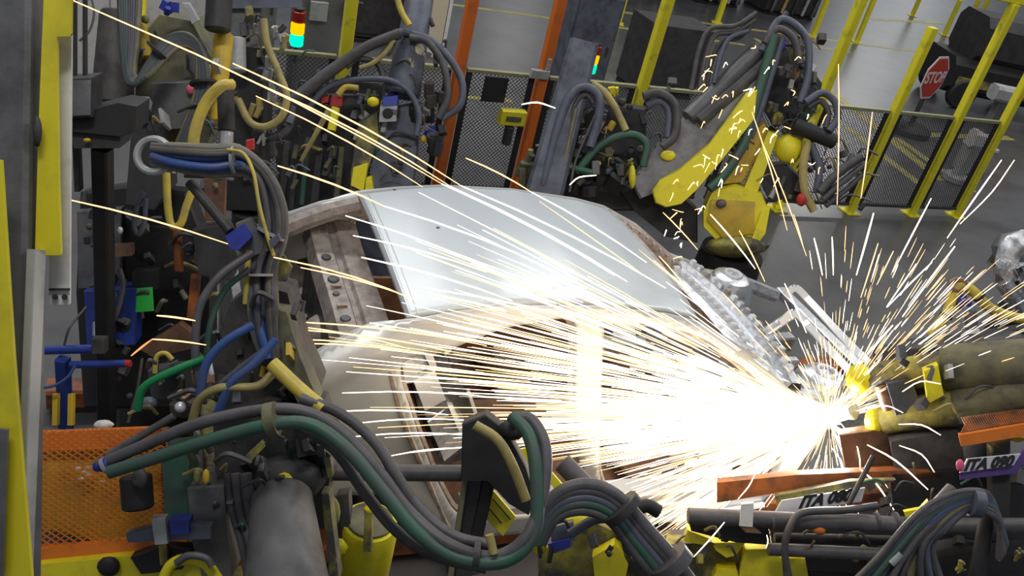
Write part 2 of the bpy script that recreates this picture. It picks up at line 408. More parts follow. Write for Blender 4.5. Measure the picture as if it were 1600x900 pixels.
# beige board with white edge strips
b = atz(664, 90); r = thing('board', 'upright beige board with white edge strips beyond the fence', 'board', b)
MB().box(b+V((0, 0, 1.0)), (.42, .05, 1.96), (FD, FN, V((0, 0, 1)))).build('board_face', 'beige', r)
for u in (-.27, .25): MB().box(b+FD*u+V((0, 0, .98)), (.05, .06, 1.96), (FD, FN, V((0, 0, 1)))).build('edge_strip', 'white_paint', r)
MB().box(b-FD*.4+V((0, 0, 1.0)), (.06, .06, 2.0), (FD, FN, V((0, 0, 1)))).build('red_strip', 'red', r)
# yellow bollard poles across the aisle
for px, py, h, lab in [(1270, 57, 2.2, 'thin yellow pole across the aisle before the dark machines'), (1338, 66, 2.4, 'thin yellow pole across the aisle beside the floor sheen'),
                       (1425, 25, 1.6, 'thin yellow pole standing by the far floor line'), (1120, 36, 2.2, 'thin yellow pole across the aisle above the cable bundles'), (1475, 55, 1.0, 'short far yellow bollard'),
                       (965, 37, 2.2, 'yellow pole across the aisle above the low dark cabinet'), (1520, 50, 1.0, 'short far yellow bollard'), (1505, 52, 1.0, 'short far yellow bollard')]:
    b = atz(px, py); r = thing('yellow_pole', lab, 'pole', b, group='short bollards across the aisle' if h == 1.0 else None)
    MB().beam(b+V((0, 0, .01)), b+V((0, 0, h)), .11, .11, FD).build('pole_tube', 'post_yellow', r); MB().box(b+V((0, 0, .01)), (.24, .24, .02)).build('foot_plate', 'post_yellow', r)
# dark machines along the far side of the aisle
for i, (px, py, w_, dp, h, mt, lab) in enumerate([(1000, 12, 1.0, .8, 1.5, 'dark', 'dark machine block across the aisle by the yellow pole'),
                                   (1105, 22, 1.3, .9, 1.8, 'darker', 'wide black machine across the aisle'), (1215, 40, 1.6, 1.0, 1.6, 'dark', 'dark machine with pipe rack across the aisle')]):
    def ex(r, b, d, n, z, w_=w_, h=h, dp=dp):
        for k in range(5):
            u = (-.4+.2*k)*w_; MB().tube([b-n*(dp/2+.06)+d*u+V((0, 0, .1)), b-n*(dp/2+.1)+d*(u+.05)+V((0, 0, h*.6)), b-n*dp*.3+d*(u+.1)+V((0, 0, h+.15))], .04).build('pipe', ('grey', 'hose_tan', 'dark', 'light_grey', 'grey_blue')[k], r)
        MB().box(b+d*w_*.2+V((0, 0, h+.2)), (w_*.4, dp*.6, .35), (d, n, z)).build('top_box', 'grey', r)
    cabinet('machine', px, py-22, w_, dp, h, mt, lab, 'machine', extras=ex)
# dark parcel tug passing behind the stop sign
b = atz(1530, 165); d = V((math.cos(math.radians(10)), math.sin(math.radians(10)), 0)); n = V((-d.y, d.x, 0)); z = V((0, 0, 1))
r = thing('tow_tractor', 'dark tow tractor with yellow trim passing behind the stop sign', 'vehicle', b)
MB().box(b+z*.62, (2.6, 1.3, .7), (d, n, z), .2).build('chassis', 'darker', r)
MB().box(b+z*1.35-d*.2, (1.5, 1.2, .9), (d, n, z), .2).build('cab', 'dark', r)
for u in (-.9, .9):
    for v_ in (-.62, .62): MB().cyl(b+d*u+n*(v_-.1)+z*.3, b+d*u+n*(v_+.1)+z*.3, .3, n=18).build('wheel', 'darker', r)
MB().box(b+z*.55-n*.67, (2.3, .03, .16), (d, n, z)).build('trim_stripe', 'dirty_yellow', r)
MB().box(b+d*.9+z*1.1, (.7, 1.1, .5), (d, n, z), .15).build('yellow_hood', 'robot_yellow', r)
MB().box(b+d*1.0+z*1.6, (.6, .9, .5), (d, n, z), .15).build('red_load', 'red', r)
# small white machine by the right posts
b = atz(1490, 283); r = thing('white_machine', 'small white and grey machine arm standing behind the mesh', 'machine', b)
MB().cyl(b, b+z*.12, .2).build('foot', 'light_grey', r)
MB().beam(b+z*.1, b+z*.62+d*.05, .14, .14, d).build('lower_arm', 'light_grey', r)
MB().box(b+z*.72+d*.1, (.34, .24, .26), (d, n, z), .2).build('joint_box', 'white_paint', r)
MB().beam(b+z*.8+d*.1, b+z*1.35+d*.12, .16, .16, d).build('upper_arm', 'grey', r)
MB().box(b+z*1.45+d*.1, (.4, .25, .22), (d, n, z), .2).build('head', 'light_grey', r)
MB().box(b+z*1.5+d*.35, (.16, .16, .16), (d, n, z), .2).build('orange_cap', 'orange', r)
b2 = atz(1512, 268); r = thing('grey_box', 'small pale grey box on the floor behind the mesh', 'box', b2)
MB().box(b2+z*.22, (.4, .34, .43), (FD, FN, z)).build('shell', 'light_grey', r); MB().box(b2+z*.45, (.43, .37, .05), (FD, FN, z)).build('lid', 'white_paint', r)
# pale partition far left
b = atz(95, 118); r = thing('partition_panel', 'pale partition wall seen between the column and the robot', 'partition', b)
for k in range(3):
    MB().box(b+FD*(k-1)*1.02+z*1.2, (1.0, .05, 2.36), (FD, FN, z)).build('panel', 'white_paint', r)
MB().beam(b-FD*1.5+z*2.4, b+FD*1.5+z*2.4, .08, .08).build('top_trim', 'dark', r)
# ------------------------------------------------------------------ the car body (local frame: x to the front, y to its left, z up)
CA = V((math.cos(RZ), math.sin(RZ), 0)); CB = V((-math.sin(RZ), math.cos(RZ), 0)); CO = V((-.004, 4.677, 0))
car = thing('car_body', 'bare silver car body shell being welded on the line', 'car body', CO, RZ)
def c2w(x, y, z): return CO + CA*x + CB*y + V((0, 0, z))
def interp(tab, x):
    if x <= tab[0][0]: return tab[0][1]
    for (a, b), (c, d) in zip(tab, tab[1:]):
        if x <= c: return b + (d-b)*(x-a)/(c-a)
    return tab[-1][1]
S_TAB = [(.2, .82), (.5, .845), (.85, .85), (1.1, .83), (1.3, .775), (1.65, .675), (1.8, .64)]
def side_s(z): return interp(S_TAB, z)
ZTOP = [(-1.8, 1.20), (-1.45, 1.33), (-1.26, 1.46), (-1.06, 1.57), (-.83, 1.645), (-.6, 1.69), (-.32, 1.725), (.16, 1.725), (.64, 1.675), (.88, 1.62), (1.2, 1.47), (1.41, 1.33), (1.62, 1.19), (1.95, 1.08)]
def ztop(x): return interp(ZTOP, x)
def side_px(px, py):
    z = 1.2
    for _ in range(12):
        d = ray(px, py); s = -side_s(z); t = (s-(CP-CO).dot(CB))/d.dot(CB); p = CP+d*t-CO; z = .5*z+.5*p.z
    return (p.dot(CA), p.z)
def plane_px(px, py, s):
    d = ray(px, py); t = (s-(CP-CO).dot(CB))/d.dot(CB); p = CP+d*t-CO; return V((p.dot(CA), s, p.z))
def z_px(px, py, z):
    p = atz(px, py, z)-CO; return V((p.dot(CA), p.dot(CB), z))
def smooth2(poly, k=4):
    """closed Catmull-Rom through 2D points"""
    n = len(poly); out = []
    for i in range(n):
        a, b, c, d = (V((*poly[(i+j) % n], 0)) for j in (-1, 0, 1, 2))
        for j in range(k):
            t = j/k; q = .5*((2*b) + (c-a)*t + (2*a-5*b+4*c-d)*t*t + (3*b-a-3*c+d)*t**3); out.append((q.x, q.y))
    return out
def inside(p, poly):
    x, y = p; r = False; n = len(poly); j = n-1
    for i in range(n):
        xi, yi = poly[i]; xj, yj = poly[j]
        if (yi > y) != (yj > y) and x < (xj-xi)*(y-yi)/(yj-yi)+xi: r = not r
        j = i
    return r
def nearest(p, polys):
    best = None; bd = 1e9
    for poly in polys:
        n = len(poly)
        for i in range(n):
            ax, ay = poly[i]; bx, by = poly[(i+1) % n]; dx, dy = bx-ax, by-ay; L = dx*dx+dy*dy
            t = 0 if L == 0 else max(0, min(1, ((p[0]-ax)*dx+(p[1]-ay)*dy)/L)); q = (ax+dx*t, ay+dy*t)
            e = (q[0]-p[0])**2+(q[1]-p[1])**2
            if e < bd: bd = e; best = q
    return best
def holed_panel(outer, holes, step, fn):
    xs = [p[0] for p in outer]; zs = [p[1] for p in outer]
    x0, z0 = min(xs), min(zs); nx_ = int((max(xs)-x0)/step)+2; nz_ = int((max(zs)-z0)/step)+2
    def ok(p): return inside(p, outer) and not any(inside(p, h) for h in holes)
    cells = [(i, j) for i in range(nx_) for j in range(nz_) if ok((x0+(i+.5)*step, z0+(j+.5)*step))]
    cs = set(cells); idx = {}; vs_ = []; fs = []
    def vid(i, j):
        if (i, j) not in idx:
            p = (x0+i*step, z0+j*step)
            if not all(q in cs for q in ((i, j), (i-1, j), (i, j-1), (i-1, j-1))): p = nearest(p, [outer]+holes)
            idx[(i, j)] = len(vs_); vs_.append(fn(*p))
        return idx[(i, j)]
    for i, j in cells: fs.append((vid(i, j), vid(i+1, j), vid(i+1, j+1), vid(i, j+1)))
    return vs_, fs
outer = [(x, ztop(x)) for x in (-1.58, -1.45, -1.35, -1.26, -1.16, -1.06, -.95, -.83, -.7, -.6, -.45, -.32, -.1, .16, .4, .64, .76, .88, 1.05, 1.2, 1.41, 1.62, 1.95)]
outer += [(1.98, .9), (1.9, .45), (1.80, .27), (1.4, .20), (.6, .19), (-.38, .21)]
outer += [(-1.06+.52*math.cos(math.radians(a)), .27+.44*math.sin(math.radians(a))) for a in range(8, 181, 12)] + [(-1.585, .42), (-1.60, .9)]
rear_door = smooth2([side_px(*p) for p in [(893, 497), (840, 499), (790, 508), (740, 526), (690, 546), (640, 556), (622, 575), (640, 640), (662, 700), (690, 765), (722, 805)]] + [(-.1, .36), (.22, .36), (.36, .44), side_px(898, 640), side_px(897, 560)], 4)
front_door = smooth2([side_px(*p) for p in [(938, 508), (934, 600), (932, 690), (936, 745)]] + [(.62, .40), (.9, .34), (1.4, .34), (1.70, .42), (1.76, .75), (1.72, 1.02), (1.45, 1.20), (1.15, 1.40), (.85, 1.55), (.5, 1.62), (.2, 1.645)], 4)
def side_fn(sgn):
    def f(x, z):
        s = side_s(z)
        if x < -.80:
            k = min(1, (-.80-x)/.2); h = ztop(x)-z
            s += k*(.02 - .075*max(0, 1-h/.085)**1.5 + .018*math.exp(-((h-.10)/.05)**2))
        a = math.hypot((x+1.06)/.52, (z-.27)/.44)           # swelling round the wheel arch
        if a < 1.35 and x < -.4: s += .022*max(0, 1-abs(a-1.05)/.3)
        return (x, sgn*s, z)
    return f
for sgn in (-1, 1):
    v_, f_ = holed_panel(outer, [rear_door, front_door], .024, side_fn(sgn))
    o = MB().add(v_, f_).build('side_panel', 'body', car, local=True, smooth=50)
    sm = o.modifiers.new('thick', 'SOLIDIFY'); sm.thickness = .05 if sgn > 0 else .06; sm.offset = 0
    for poly, nm in ((rear_door, 'door_flange'), (front_door, 'door_flange')):
        cx = sum(p[0] for p in poly)/len(poly); cz = sum(p[1] for p in poly)/len(poly)
        ring = [V(side_fn(sgn)(cx+(p[0]-cx)*.975, cz+(p[1]-cz)*.975)) - V((0, sgn*.02, 0)) for p in poly]; ring.append(ring[0])
        MB().tube(ring, .017, 5, False).build(nm, 'weld_seam', car, local=True)
    # inner sill and floor side
    MB().beam((-.35, sgn*.76, .33), (1.75, sgn*.76, .33), .16, .2, V((0, 0, 1))).build('rocker_sill', 'body', car, local=True)
MB().tube([(.62, -.875, .235), (1.2, -.878, .215), (1.78, -.875, .26)], .022, 6).build('sill_lip', 'body', car, local=True)
# seam and slots on the near quarter panel
q = [V((*(lambda a: (a[0], -side_s(a[1])-.028, a[1]))(side_px(*p)),)) for p in [(524, 636), (545, 612), (575, 592), (605, 574), (630, 562)]]
MB().tube(spline(q), .0045, 5).build('panel_seam', 'primer', car, local=True)
for p in [(556, 620), (581, 622), (609, 621), (601, 590)]:
    a = side_px(*p); MB().box((a[0], -side_s(a[1])-.03, a[1]), (.045, .012, .014)).build('slot', 'trunk', car, local=True)
q = [V((*(lambda a: (a[0], -side_s(a[1])-.036, a[1]))(side_px(*p)),)) for p in [(606, 572), (625, 640), (650, 705), (690, 800), (705, 832)]]
MB().tube(spline(q), .016, 6).build('spot_weld_strip', 'weld_seam', car, local=True)

# roof
NX, NY = 44, 30
def roof_pt(u, v_):
    y = -.665+1.33*v_; k = 1-(y/.665)**2
    x0 = -.845-.01*k; x1 = .862+.035*k; x = x0+(x1-x0)*u
    return V((x, y, ztop(x)+.045*(k**.8)+.004))
vs_ = [roof_pt(i/NX, j/NY) for i in range(NX+1) for j in range(NY+1)]
fs = [(i*(NY+1)+j, (i+1)*(NY+1)+j, (i+1)*(NY+1)+j+1, i*(NY+1)+j+1) for i in range(NX) for j in range(NY)]
o = MB().add(vs_, fs).build('roof_panel', 'body_roof', car, local=True, smooth=60)
sm = o.modifiers.new('thick', 'SOLIDIFY'); sm.thickness = .02; sm.offset = -1
for u in (.012, .035): MB().tube([roof_pt(u, j/24)+V((0, 0, .001)) for j in range(25)], .005, 5).build('edge_bead', 'body', car, local=True)
for v_ in (.004, .996): MB().tube([roof_pt(i/30, v_)+V((0, 0, .002)) for i in range(31)], .008, 5).build('roof_ditch', 'body', car, local=True)
for u, v_ in ((.13, .985), (.20, .56)): p = roof_pt(u, v_); MB().blob(p, .012, (1, 1, .5)).build('plug', 'trunk', car, local=True)
# headers under the roof edges
MB().tube([roof_pt(.985, j/16)-V((-.015, 0, .03)) for j in range(17)], .03, 6).build('windshield_header', 'primer', car, local=True)
MB().tube([roof_pt(.02, j/16)-V((0, 0, .04)) for j in range(17)], .028, 6).build('rear_header', 'primer', car, local=True)
for k, u in enumerate((.3, .55, .8)): MB().tube([roof_pt(u, j/16)-V((0, 0, .04)) for j in range(17)], .025, 6).build('roof_bow', 'primer', car, local=True)

# far pillar inner reinforcements with spot weld dimples
pts = [V((x, .645, ztop(x)-.035)) for x in (.88, 1.0, 1.12, 1.25, 1.38, 1.5, 1.6)]
MB().tube(spline(pts), .045, 8).build('pillar_reinforcement', 'primer', car, local=True)
for i in range(9):
    x = .95+.07*i; MB().box((x, .60, ztop(x)-.01), (.012, .03, .02)).build('weld_tab', 'weld_seam', car, local=True)
pts = [V((x, .64, ztop(x)-.06)) for x in (-.83, -1.0, -1.15, -1.3, -1.45)]
MB().tube(spline(pts), [.06]*25, 8).build('pillar_reinforcement', 'primer', car, local=True)

# rear parcel shelf and the boot
sh = MB()
def shelf_z(y): return 1.31+.09*(abs(y)/.7)**3
prof = [(-1.12, -.10), (-1.09, 0), (-.99, .012), (-.975, -.012), (-.945, -.012), (-.93, .014), (-.85, .02), (-.80, .008), (-.79, -.10)]
ys = [-.72+1.44*j/24 for j in range(25)]
for j, y in enumerate(ys):
    bow = .05*(1-(y/.72)**2)
    sh.v += [V((x+bow*.6-.02, y, shelf_z(y)+dz)) for x, dz in prof]
n_ = len(prof)
for j in range(24):
    for i in range(n_-1): sh.f.append((j*n_+i, (j+1)*n_+i, (j+1)*n_+i+1, j*n_+i+1))
shelf = sh.build('parcel_shelf', 'primer', car, local=True, smooth=40)
for x, y, r_ in [(-1.04, .42, .03), (-1.03, .2, .035), (-1.04, .05, .02), (-.88, .3, .014), (-.87, .02, .014), (-.88, -.25, .014), (-1.03, -.2, .03), (-1.04, -.42, .03)]:
    MB().cyl((x, y, shelf_z(y)-.02), (x, y, shelf_z(y)+.016), r_, n=14).build('speaker_hole', 'trunk', shelf, local=True)
for x0, x1, y in [(-1.06, -1.0, .28), (-1.06, -1.0, .12), (-1.06, -1.0, -.08)]:
    MB().beam((x0, y, shelf_z(y)+.018), (x1, y, shelf_z(y)+.018), .02, .01).build('rib', 'weld_seam', shelf, local=True)
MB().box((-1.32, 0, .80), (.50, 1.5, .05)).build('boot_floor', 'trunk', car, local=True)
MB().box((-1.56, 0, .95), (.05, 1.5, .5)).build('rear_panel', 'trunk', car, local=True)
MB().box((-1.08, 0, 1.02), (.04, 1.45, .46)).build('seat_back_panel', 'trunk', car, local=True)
a, b = z_px(512, 425, 1.22), z_px(549, 545, 1.22)
MB().beam(a+(a-b)*.5, b+(b-a)*.25, .035, .03, V((0, 0, 1))).build('boot_brace', 'galv_plain', car, local=True)
for px, py, z_, rx, ry, rz_, mt in [(505, 522, .98, .13, .13, .13, 'primer'), (470, 545, .9, .05, .05, .04, 'galv_plain'), (470, 355, 1.3, .1, .06, .05, 'primer'), (495, 375, 1.22, .12, .05, .04, 'weld_seam'),
                                (540, 455, 1.1, .05, .09, .03, 'galv'), (565, 520, 1.15, .06, .08, .05, 'weld_seam'), (480, 405, 1.05, .1, .06, .05, 'grime'), (500, 440, 1.0, .08, .05, .06, 'grime')]:
    MB().blob(z_px(px, py, z_), 1, (rx, ry, rz_), 12, 8, .2).build('bracket', mt, car, local=True)
random.seed(5)
for px, py in [(447, 456), (470, 455), (492, 470), (500, 462), (476, 495), (452, 492), (488, 485), (512, 492), (520, 470), (526, 495), (460, 510), (505, 405), (530, 490), (545, 478), (480, 470), (540, 440), (560, 470), (556, 498)]:
    c = z_px(px, py, .86); a = random.uniform(.2, .9)
    MB().box(c, (random.uniform(.03, .06), random.uniform(.02, .035), .015), (V((math.cos(a), math.sin(a), .3)).normalized(), V((-math.sin(a), math.cos(a), 0)), V((-.3*math.cos(a), -.3*math.sin(a), 1)).normalized())).build('clip', 'galv_plain', car, local=True)

# interior: floor pan, tunnel, cross members, inner quarter boxes
MB().box((.45, 0, .30), (2.7, 1.5, .04)).build('floor_pan', 'rust_weld_glow', car, local=True)
MB().tube([(-.7, 0, .36), (.4, 0, .40), (1.5, 0, .46)], .12, 10).build('floor_tunnel', 'rust_weld_glow', car, local=True)
for x in (-.55, .25, .85): MB().beam((x, -.7, .37), (x, .7, .37), .12, .1, V((0, 0, 1))).build('cross_member', 'rust_weld_glow', car, local=True)
MB().box((-.72, 0, .55), (.06, 1.4, .5)).build('heel_panel', 'rust_weld_glow', car, local=True)
MB().box((.1, .66, .75), (1.9, .03, .6)).build('far_inner_panel', 'rust_weld_glow', car, local=True)
def inner_plate(poly, s, mt, nm, th=.03):
    pts = [c2w(*plane_px(*p, s-.05+(p[0]-640)*.0016)) for p in poly]
    MB().prism(pts, CB*th).build(nm, mt, car)
inner_plate([(628, 568), (642, 558), (656, 590), (648, 598), (633, 600)], -.70, 'galv_plain', 'inner_quarter_plate')  # pale colour of these plates stands for bright reflections on inner panels
inner_plate([(660, 549), (672, 543), (684, 575), (676, 581)], -.69, 'galv_plain', 'inner_quarter_plate')
inner_plate([(642, 560), (661, 553), (672, 580), (652, 588)], -.66, 'galv', 'inner_quarter_plate')
inner_plate([(645, 594), (680, 580), (697, 625), (664, 643)], -.70, 'galv_plain', 'inner_quarter_plate')
inner_plate([(668, 660), (702, 634), (727, 660), (724, 698), (694, 722)], -.68, 'galv', 'inner_quarter_box', .12)
inner_plate([(700, 634), (708, 634), (726, 672), (720, 682)], -.72, 'galv_plain', 'inner_quarter_plate')
inner_plate([(730, 612), (735, 612), (747, 648), (742, 650)], -.66, 'galv_plain', 'inner_strut')
inner_plate([(690, 540), (700, 533), (706, 548), (696, 556)], -.66, 'galv', 'inner_clip')
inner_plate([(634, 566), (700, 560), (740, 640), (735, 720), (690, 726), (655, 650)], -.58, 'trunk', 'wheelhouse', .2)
# front: cowl, dash, strut towers, rails, radiator support
cw = MB(); prof = [(1.42, 1.16), (1.46, 1.20), (1.55, 1.20), (1.58, 1.16), (1.66, 1.15), (1.69, 1.19), (1.76, 1.18), (1.80, 1.08), (1.80, .95)]
for j in range(25):
    y = -.74+1.48*j/24; bow = .10*(1-(y/.74)**2)
    cw.v += [V((x+bow, y, z_)) for x, z_ in prof]
n_ = len(prof)
for j in range(24):
    for i in range(n_-1): cw.f.append((j*n_+i, (j+1)*n_+i, (j+1)*n_+i+1, j*n_+i+1))
cowl = cw.build('cowl_panel', 'galv', car, local=True, smooth=40)
random.seed(9)
for j in range(17):
    y = -.62+1.28*j/16; bow = .10*(1-(y/.74)**2)
    MB().box((1.505+bow, y, 1.21), (.05, .03, .03)).build('cowl_clip', 'galv_plain', cowl, local=True)
    MB().box((1.73+bow, y+.02, 1.2), (.03, .04, .04)).build('cowl_bracket', ('galv', 'galv_plain', 'primer')[j % 3], cowl, local=True)
MB().box((1.62, 0, .78), (.05, 1.45, .72)).build('dash_panel', 'primer', car, local=True)
for sgn in (1, -1):
    st = MB().lathe((2.08, sgn*.60, .85), (0, 0, 1), [(0, .22), (.2, .19), (.28, .14), (.30, .10), (.30, .06), (.27, .055)], 20).build('strut_tower', 'galv', car, local=True)
    MB().tube([(2.08+.062*math.cos(a), sgn*.60+.062*math.sin(a), 1.155) for a in [k*math.pi/8 for k in range(17)]], .016, 6, False).build('strut_ring', 'galv_plain', st, local=True)
    MB().tube(spline([(1.62, sgn*.74, 1.10), (1.95, sgn*.74, 1.05), (2.3, sgn*.72, 1.0), (2.62, sgn*.66, .92)]), .055, 6).build('apron_rail', 'galv', car, local=True)
    MB().beam((1.6, sgn*.45, .55), (2.75, sgn*.45, .62), .1, .14, V((0, 0, 1))).build('front_rail', 'galv', car, local=True)
MB().beam((2.70, -.72, .93), (2.70, .72, .93), .09, .07, V((0, 0, 1))).build('radiator_support', 'galv', car, local=True)
for j in range(7): MB().box((1.92+.02*j, .45-.13*j, 1.03), (.07, .05, .06)).build('apron_bracket', ('galv', 'galv_plain')[j % 2], car, local=True)
# line carrier under the body
cr = thing('line_carrier', 'orange and yellow floor carrier holding the car body', 'carrier', CO, RZ)
for y in (-.72, .72): MB().beam((-2.6, y, .12), (4.2, y, .12), .16, .14, V((0, 0, 1))).build('carrier_beam', 'orange_dark', cr, local=True)
for x in (-1.6, -.3, 1.0, 2.3, 3.4): MB().beam((x, -.95, .07), (x, .8, .07), .2, .1, V((0, 0, 1))).build('cross_beam', 'dirty_yellow', cr, local=True)
for x in (-.2, 1.5):
    for y in (-.72, .72): MB().beam((x, y, .18), (x, y, .215), .12, .12).build('locator_pad', 'grey', cr, local=True)
Z = V((0, 0, 1))
HB = V((FW.x, FW.y, 0)).normalized()
def ground(p): q = P(p); q.z = 0; return q
def pedestal(r, p, rad, mt='dark', nm='pedestal'):
    top = P(p); b = V((top.x, top.y, 0)); MB().lathe(b, Z, [(0, rad*1.5), (.04, rad*1.5), (.05, rad), (top.z, rad*.8)], 18).build(nm, mt, r)
def clutter(r, x0, y0, x1, y1, d, n, pal, seed=1, hoses=.4):
    """small brackets, bolts and wires that crowd a machine"""
    rg = random.Random(seed)
    for k in range(n):
        x, y = rg.uniform(x0, x1), rg.uniform(y0, y1); dd = d+rg.uniform(-.08, .1); mt = rg.choice(pal)
        u = rg.random()
        if u < hoses:
            L = rg.uniform(20, 55); a = rg.uniform(-2.2, -.6); b = rg.uniform(-40, 40)
            hose('wire', [(x, y, dd), (x+math.cos(a)*L*.5+b*.3, y+math.sin(a)*L*.5, dd-.05), (x+math.cos(a)*L+b, y+math.sin(a)*L*.6+abs(b)*.4, dd-.02)], rg.uniform(1.4, 3.4)*4.5/max(d, 3.2), rg.choice(['hose_dark', 'hose_grey', 'hose_slate', 'hose_olive', 'hose_tan', 'hose_green']), r, 6)
        elif u < .75:
            L = rg.uniform(8, 24); a = rg.uniform(-1.9, -1.0); w_ = rg.uniform(5, 14)
            bar('bracket', (x, y, dd), (x+math.cos(a)*L, y+math.sin(a)*L, dd+.02), w_, rg.uniform(.03, .09), mt, r)
        elif u < .9: rod('fitting', (x, y, dd), (x+rg.uniform(-10, 10), y-rg.uniform(8, 18), dd), rg.uniform(3, 7), mt, r, n=10)
        else: lump('knob', (x, y, dd), rg.uniform(3, 7), (1, 1, .8), mt, r, .2)
DK = ['dark', 'grime', 'grey', 'darker', 'grey_blue', 'olive', 'dark', 'grime']
MX = DK + ['dirty_yellow', 'light_grey', 'robot_amber', 'copper']
# ------------------------------------------------------------------ steel column with yellow guards, at the left edge
D = 2.05
c = thing('steel_column', 'grey steel column with yellow painted flanges and a white plate', 'column', ground((40, 800, D)))
bar('web_plate', (36, -60, D+.06), (20, 930, D+.02), 58, .1, 'grey', c)
slab('near_flange', [(-30, 250), (2, 250), (22, 560), (50, 905), (-30, 905)], D-.1, .02, 'beam_yellow', c)
slab('base_gusset', [(-30, 668), (12, 672), (4, 905), (-30, 905)], D-.13, .015, 'grey', c)
bar('edge_strip', (57, 390, D), (36, 910, D), 14, .05, 'light_grey', c)
slab('yellow_guard', [(68, -10), (112, -10), (111, 53), (89, 54), (90, 160), (92, 300), (95, 399), (54, 399), (60, 190)], D+.02, .02, 'beam_yellow', c)
pl = slab('white_plate', [(88, 53), (112, 53), (110, 300), (109, 476), (76, 476), (78, 300)], D+.07, .015, 'white_paint', c)
for x in (86, 101): MB().cyl(P((x, 464, D+.06)), P((x, 464, D+.072)), pxm(D, 4.5), n=14).build('bolt_hole', 'darker', pl)
slab('black_seam', [(76, 451), (109, 451), (109, 454), (76, 454)], D+.063, .006, 'darker', c)
lump('black_pad', (58, 205, D), 12, (.6, 2.0, .5), 'dark', c)
gp = ground((-40, 1000, D)); MB().beam(gp, V((gp.x, gp.y, P((-40, 960, D)).z+.05)), .12, .12).build('column_foot', 'grey', c)

# ------------------------------------------------------------------ left welding robot behind the column
D = 4.5
r = thing('welding_robot', 'dirty olive robot with arched hose bundle beside the steel column', 'robot', ground((250, 330, D)))
pedestal(r, (250, 330, D+.1), .22)
rod('counterweight', (180, 18, D-.1), (176, 165, D-.1), 23, 'grime', r, 32)
slab('robot_body', [(215, 60), (250, 20), (300, 30), (332, 90), (338, 200), (322, 235), (225, 232), (208, 170)], D, .5, 'olive', r)
slab('gear_housing', [(235, 130), (300, 128), (308, 160), (300, 200), (240, 205)], D-.12, .14, 'grey', r)
lump('pink_cap', (297, 140, D-.14), 6, (1, 1.3, 1), 'pink', r, 0)
lump('blue_cap', (266, 15, D-.15), 15, (1.1, 1, 1), 'blue', r, .15)
slab('silver_clamp', [(285, 5), (295, 5), (310, 32), (300, 38)], D-.12, .05, 'light_grey', r)
rod('yellow_cylinder', (217, -8, D-.05), (215, 28, D-.05), 12, 'robot_yellow', r)
rod('amber_cylinder', (218, 28, D-.03), (228, 90, D-.03), 10, 'robot_amber', r)
rod('yellow_arm', (350, 55, D-.1), (338, 190, D-.2), 15, 'robot_amber', r, 11)
rod('motor_can', (343, -5, D-.2), (340, 48, D-.2), 20, 'dark', r)
slab('wrist_block', [(205, 195), (255, 190), (262, 300), (240, 330), (195, 320)], D-.15, .3, 'dark', r)
for k in range(9):
    u = k*5.2
    hose('hose', [(187+u*.75, -10, D-.22), (190+u*.6, 60, D-.25), (196+u*.35, 118, D-.28), (210+u*.5, 132-u*.3, D-.3), (232+u*.6, 98-u*.1, D-.28), (258+u*.5, 62+u*.3, D-.26), (292+u*.2, 54+u*.5, D-.26), (318-u*.2, 84+u*.2, D-.28), (322-u*.4, 150, D-.3), (290-u*.3, 225, D-.3)], 4.6,
         ('hose_dark', 'hose_grey', 'hose_green', 'hose_slate', 'hose_dark', 'hose_grey', 'hose_slate', 'hose_dark', 'hose_olive')[k], r)
for p, q in (((247, 80, D-.27), (262, 64, D-.27)), ((318, 130, D-.29), (320, 145, D-.29))): tie(p, q, 21, 'darker', r)
clutter(r, 190, 20, 340, 300, D-.2, 26, MX, 3)
# black junction box and weld head left of it
D = 3.5
r = thing('junction_box', 'square black junction box on a dark carriage beside the yellow guard', 'box', ground((150, 240, D)))
slab('box_shell', [(95, 123), (145, 121), (144, 184), (93, 186)], D, .2, 'dark', r)
slab('box_lid', [(98, 127), (142, 125), (141, 180), (97, 182)], D-.012, .014, 'grey', r)
slab('carriage', [(92, 184), (185, 160), (215, 166), (212, 205), (190, 214), (92, 204)], D+.04, .3, 'darker', r)
slab('lower_carriage', [(100, 204), (190, 212), (186, 232), (115, 232)], D+.06, .25, 'dark', r)
lump('red_button', (104, 213, D+.02), 6, (1, 1.4, .8), 'red', r, 0); lump('amber_mark', (136, 219, D+.04), 5, (1.2, .7, .6), 'robot_amber', r, 0)
for x in (117, 133): bar('hanger_bar', (x, -10, D+.1), (x, 125, D+.1), 5, .02, 'darker', r)
hose('hose', [(142, -8, D+.1), (147, 20, D+.1), (140, 48, D+.1), (124, 64, D+.1)], 1.8, 'hose_grey', r)
slab('frame_post', [(112, 205), (120, 205), (124, 300), (116, 300)], D+.2, .08, 'darker', r)
q = P((160, 232, D+.2)); MB().beam(V((q.x, q.y, 0)), q, .07, .07).build('carriage_stand', 'darker', r)
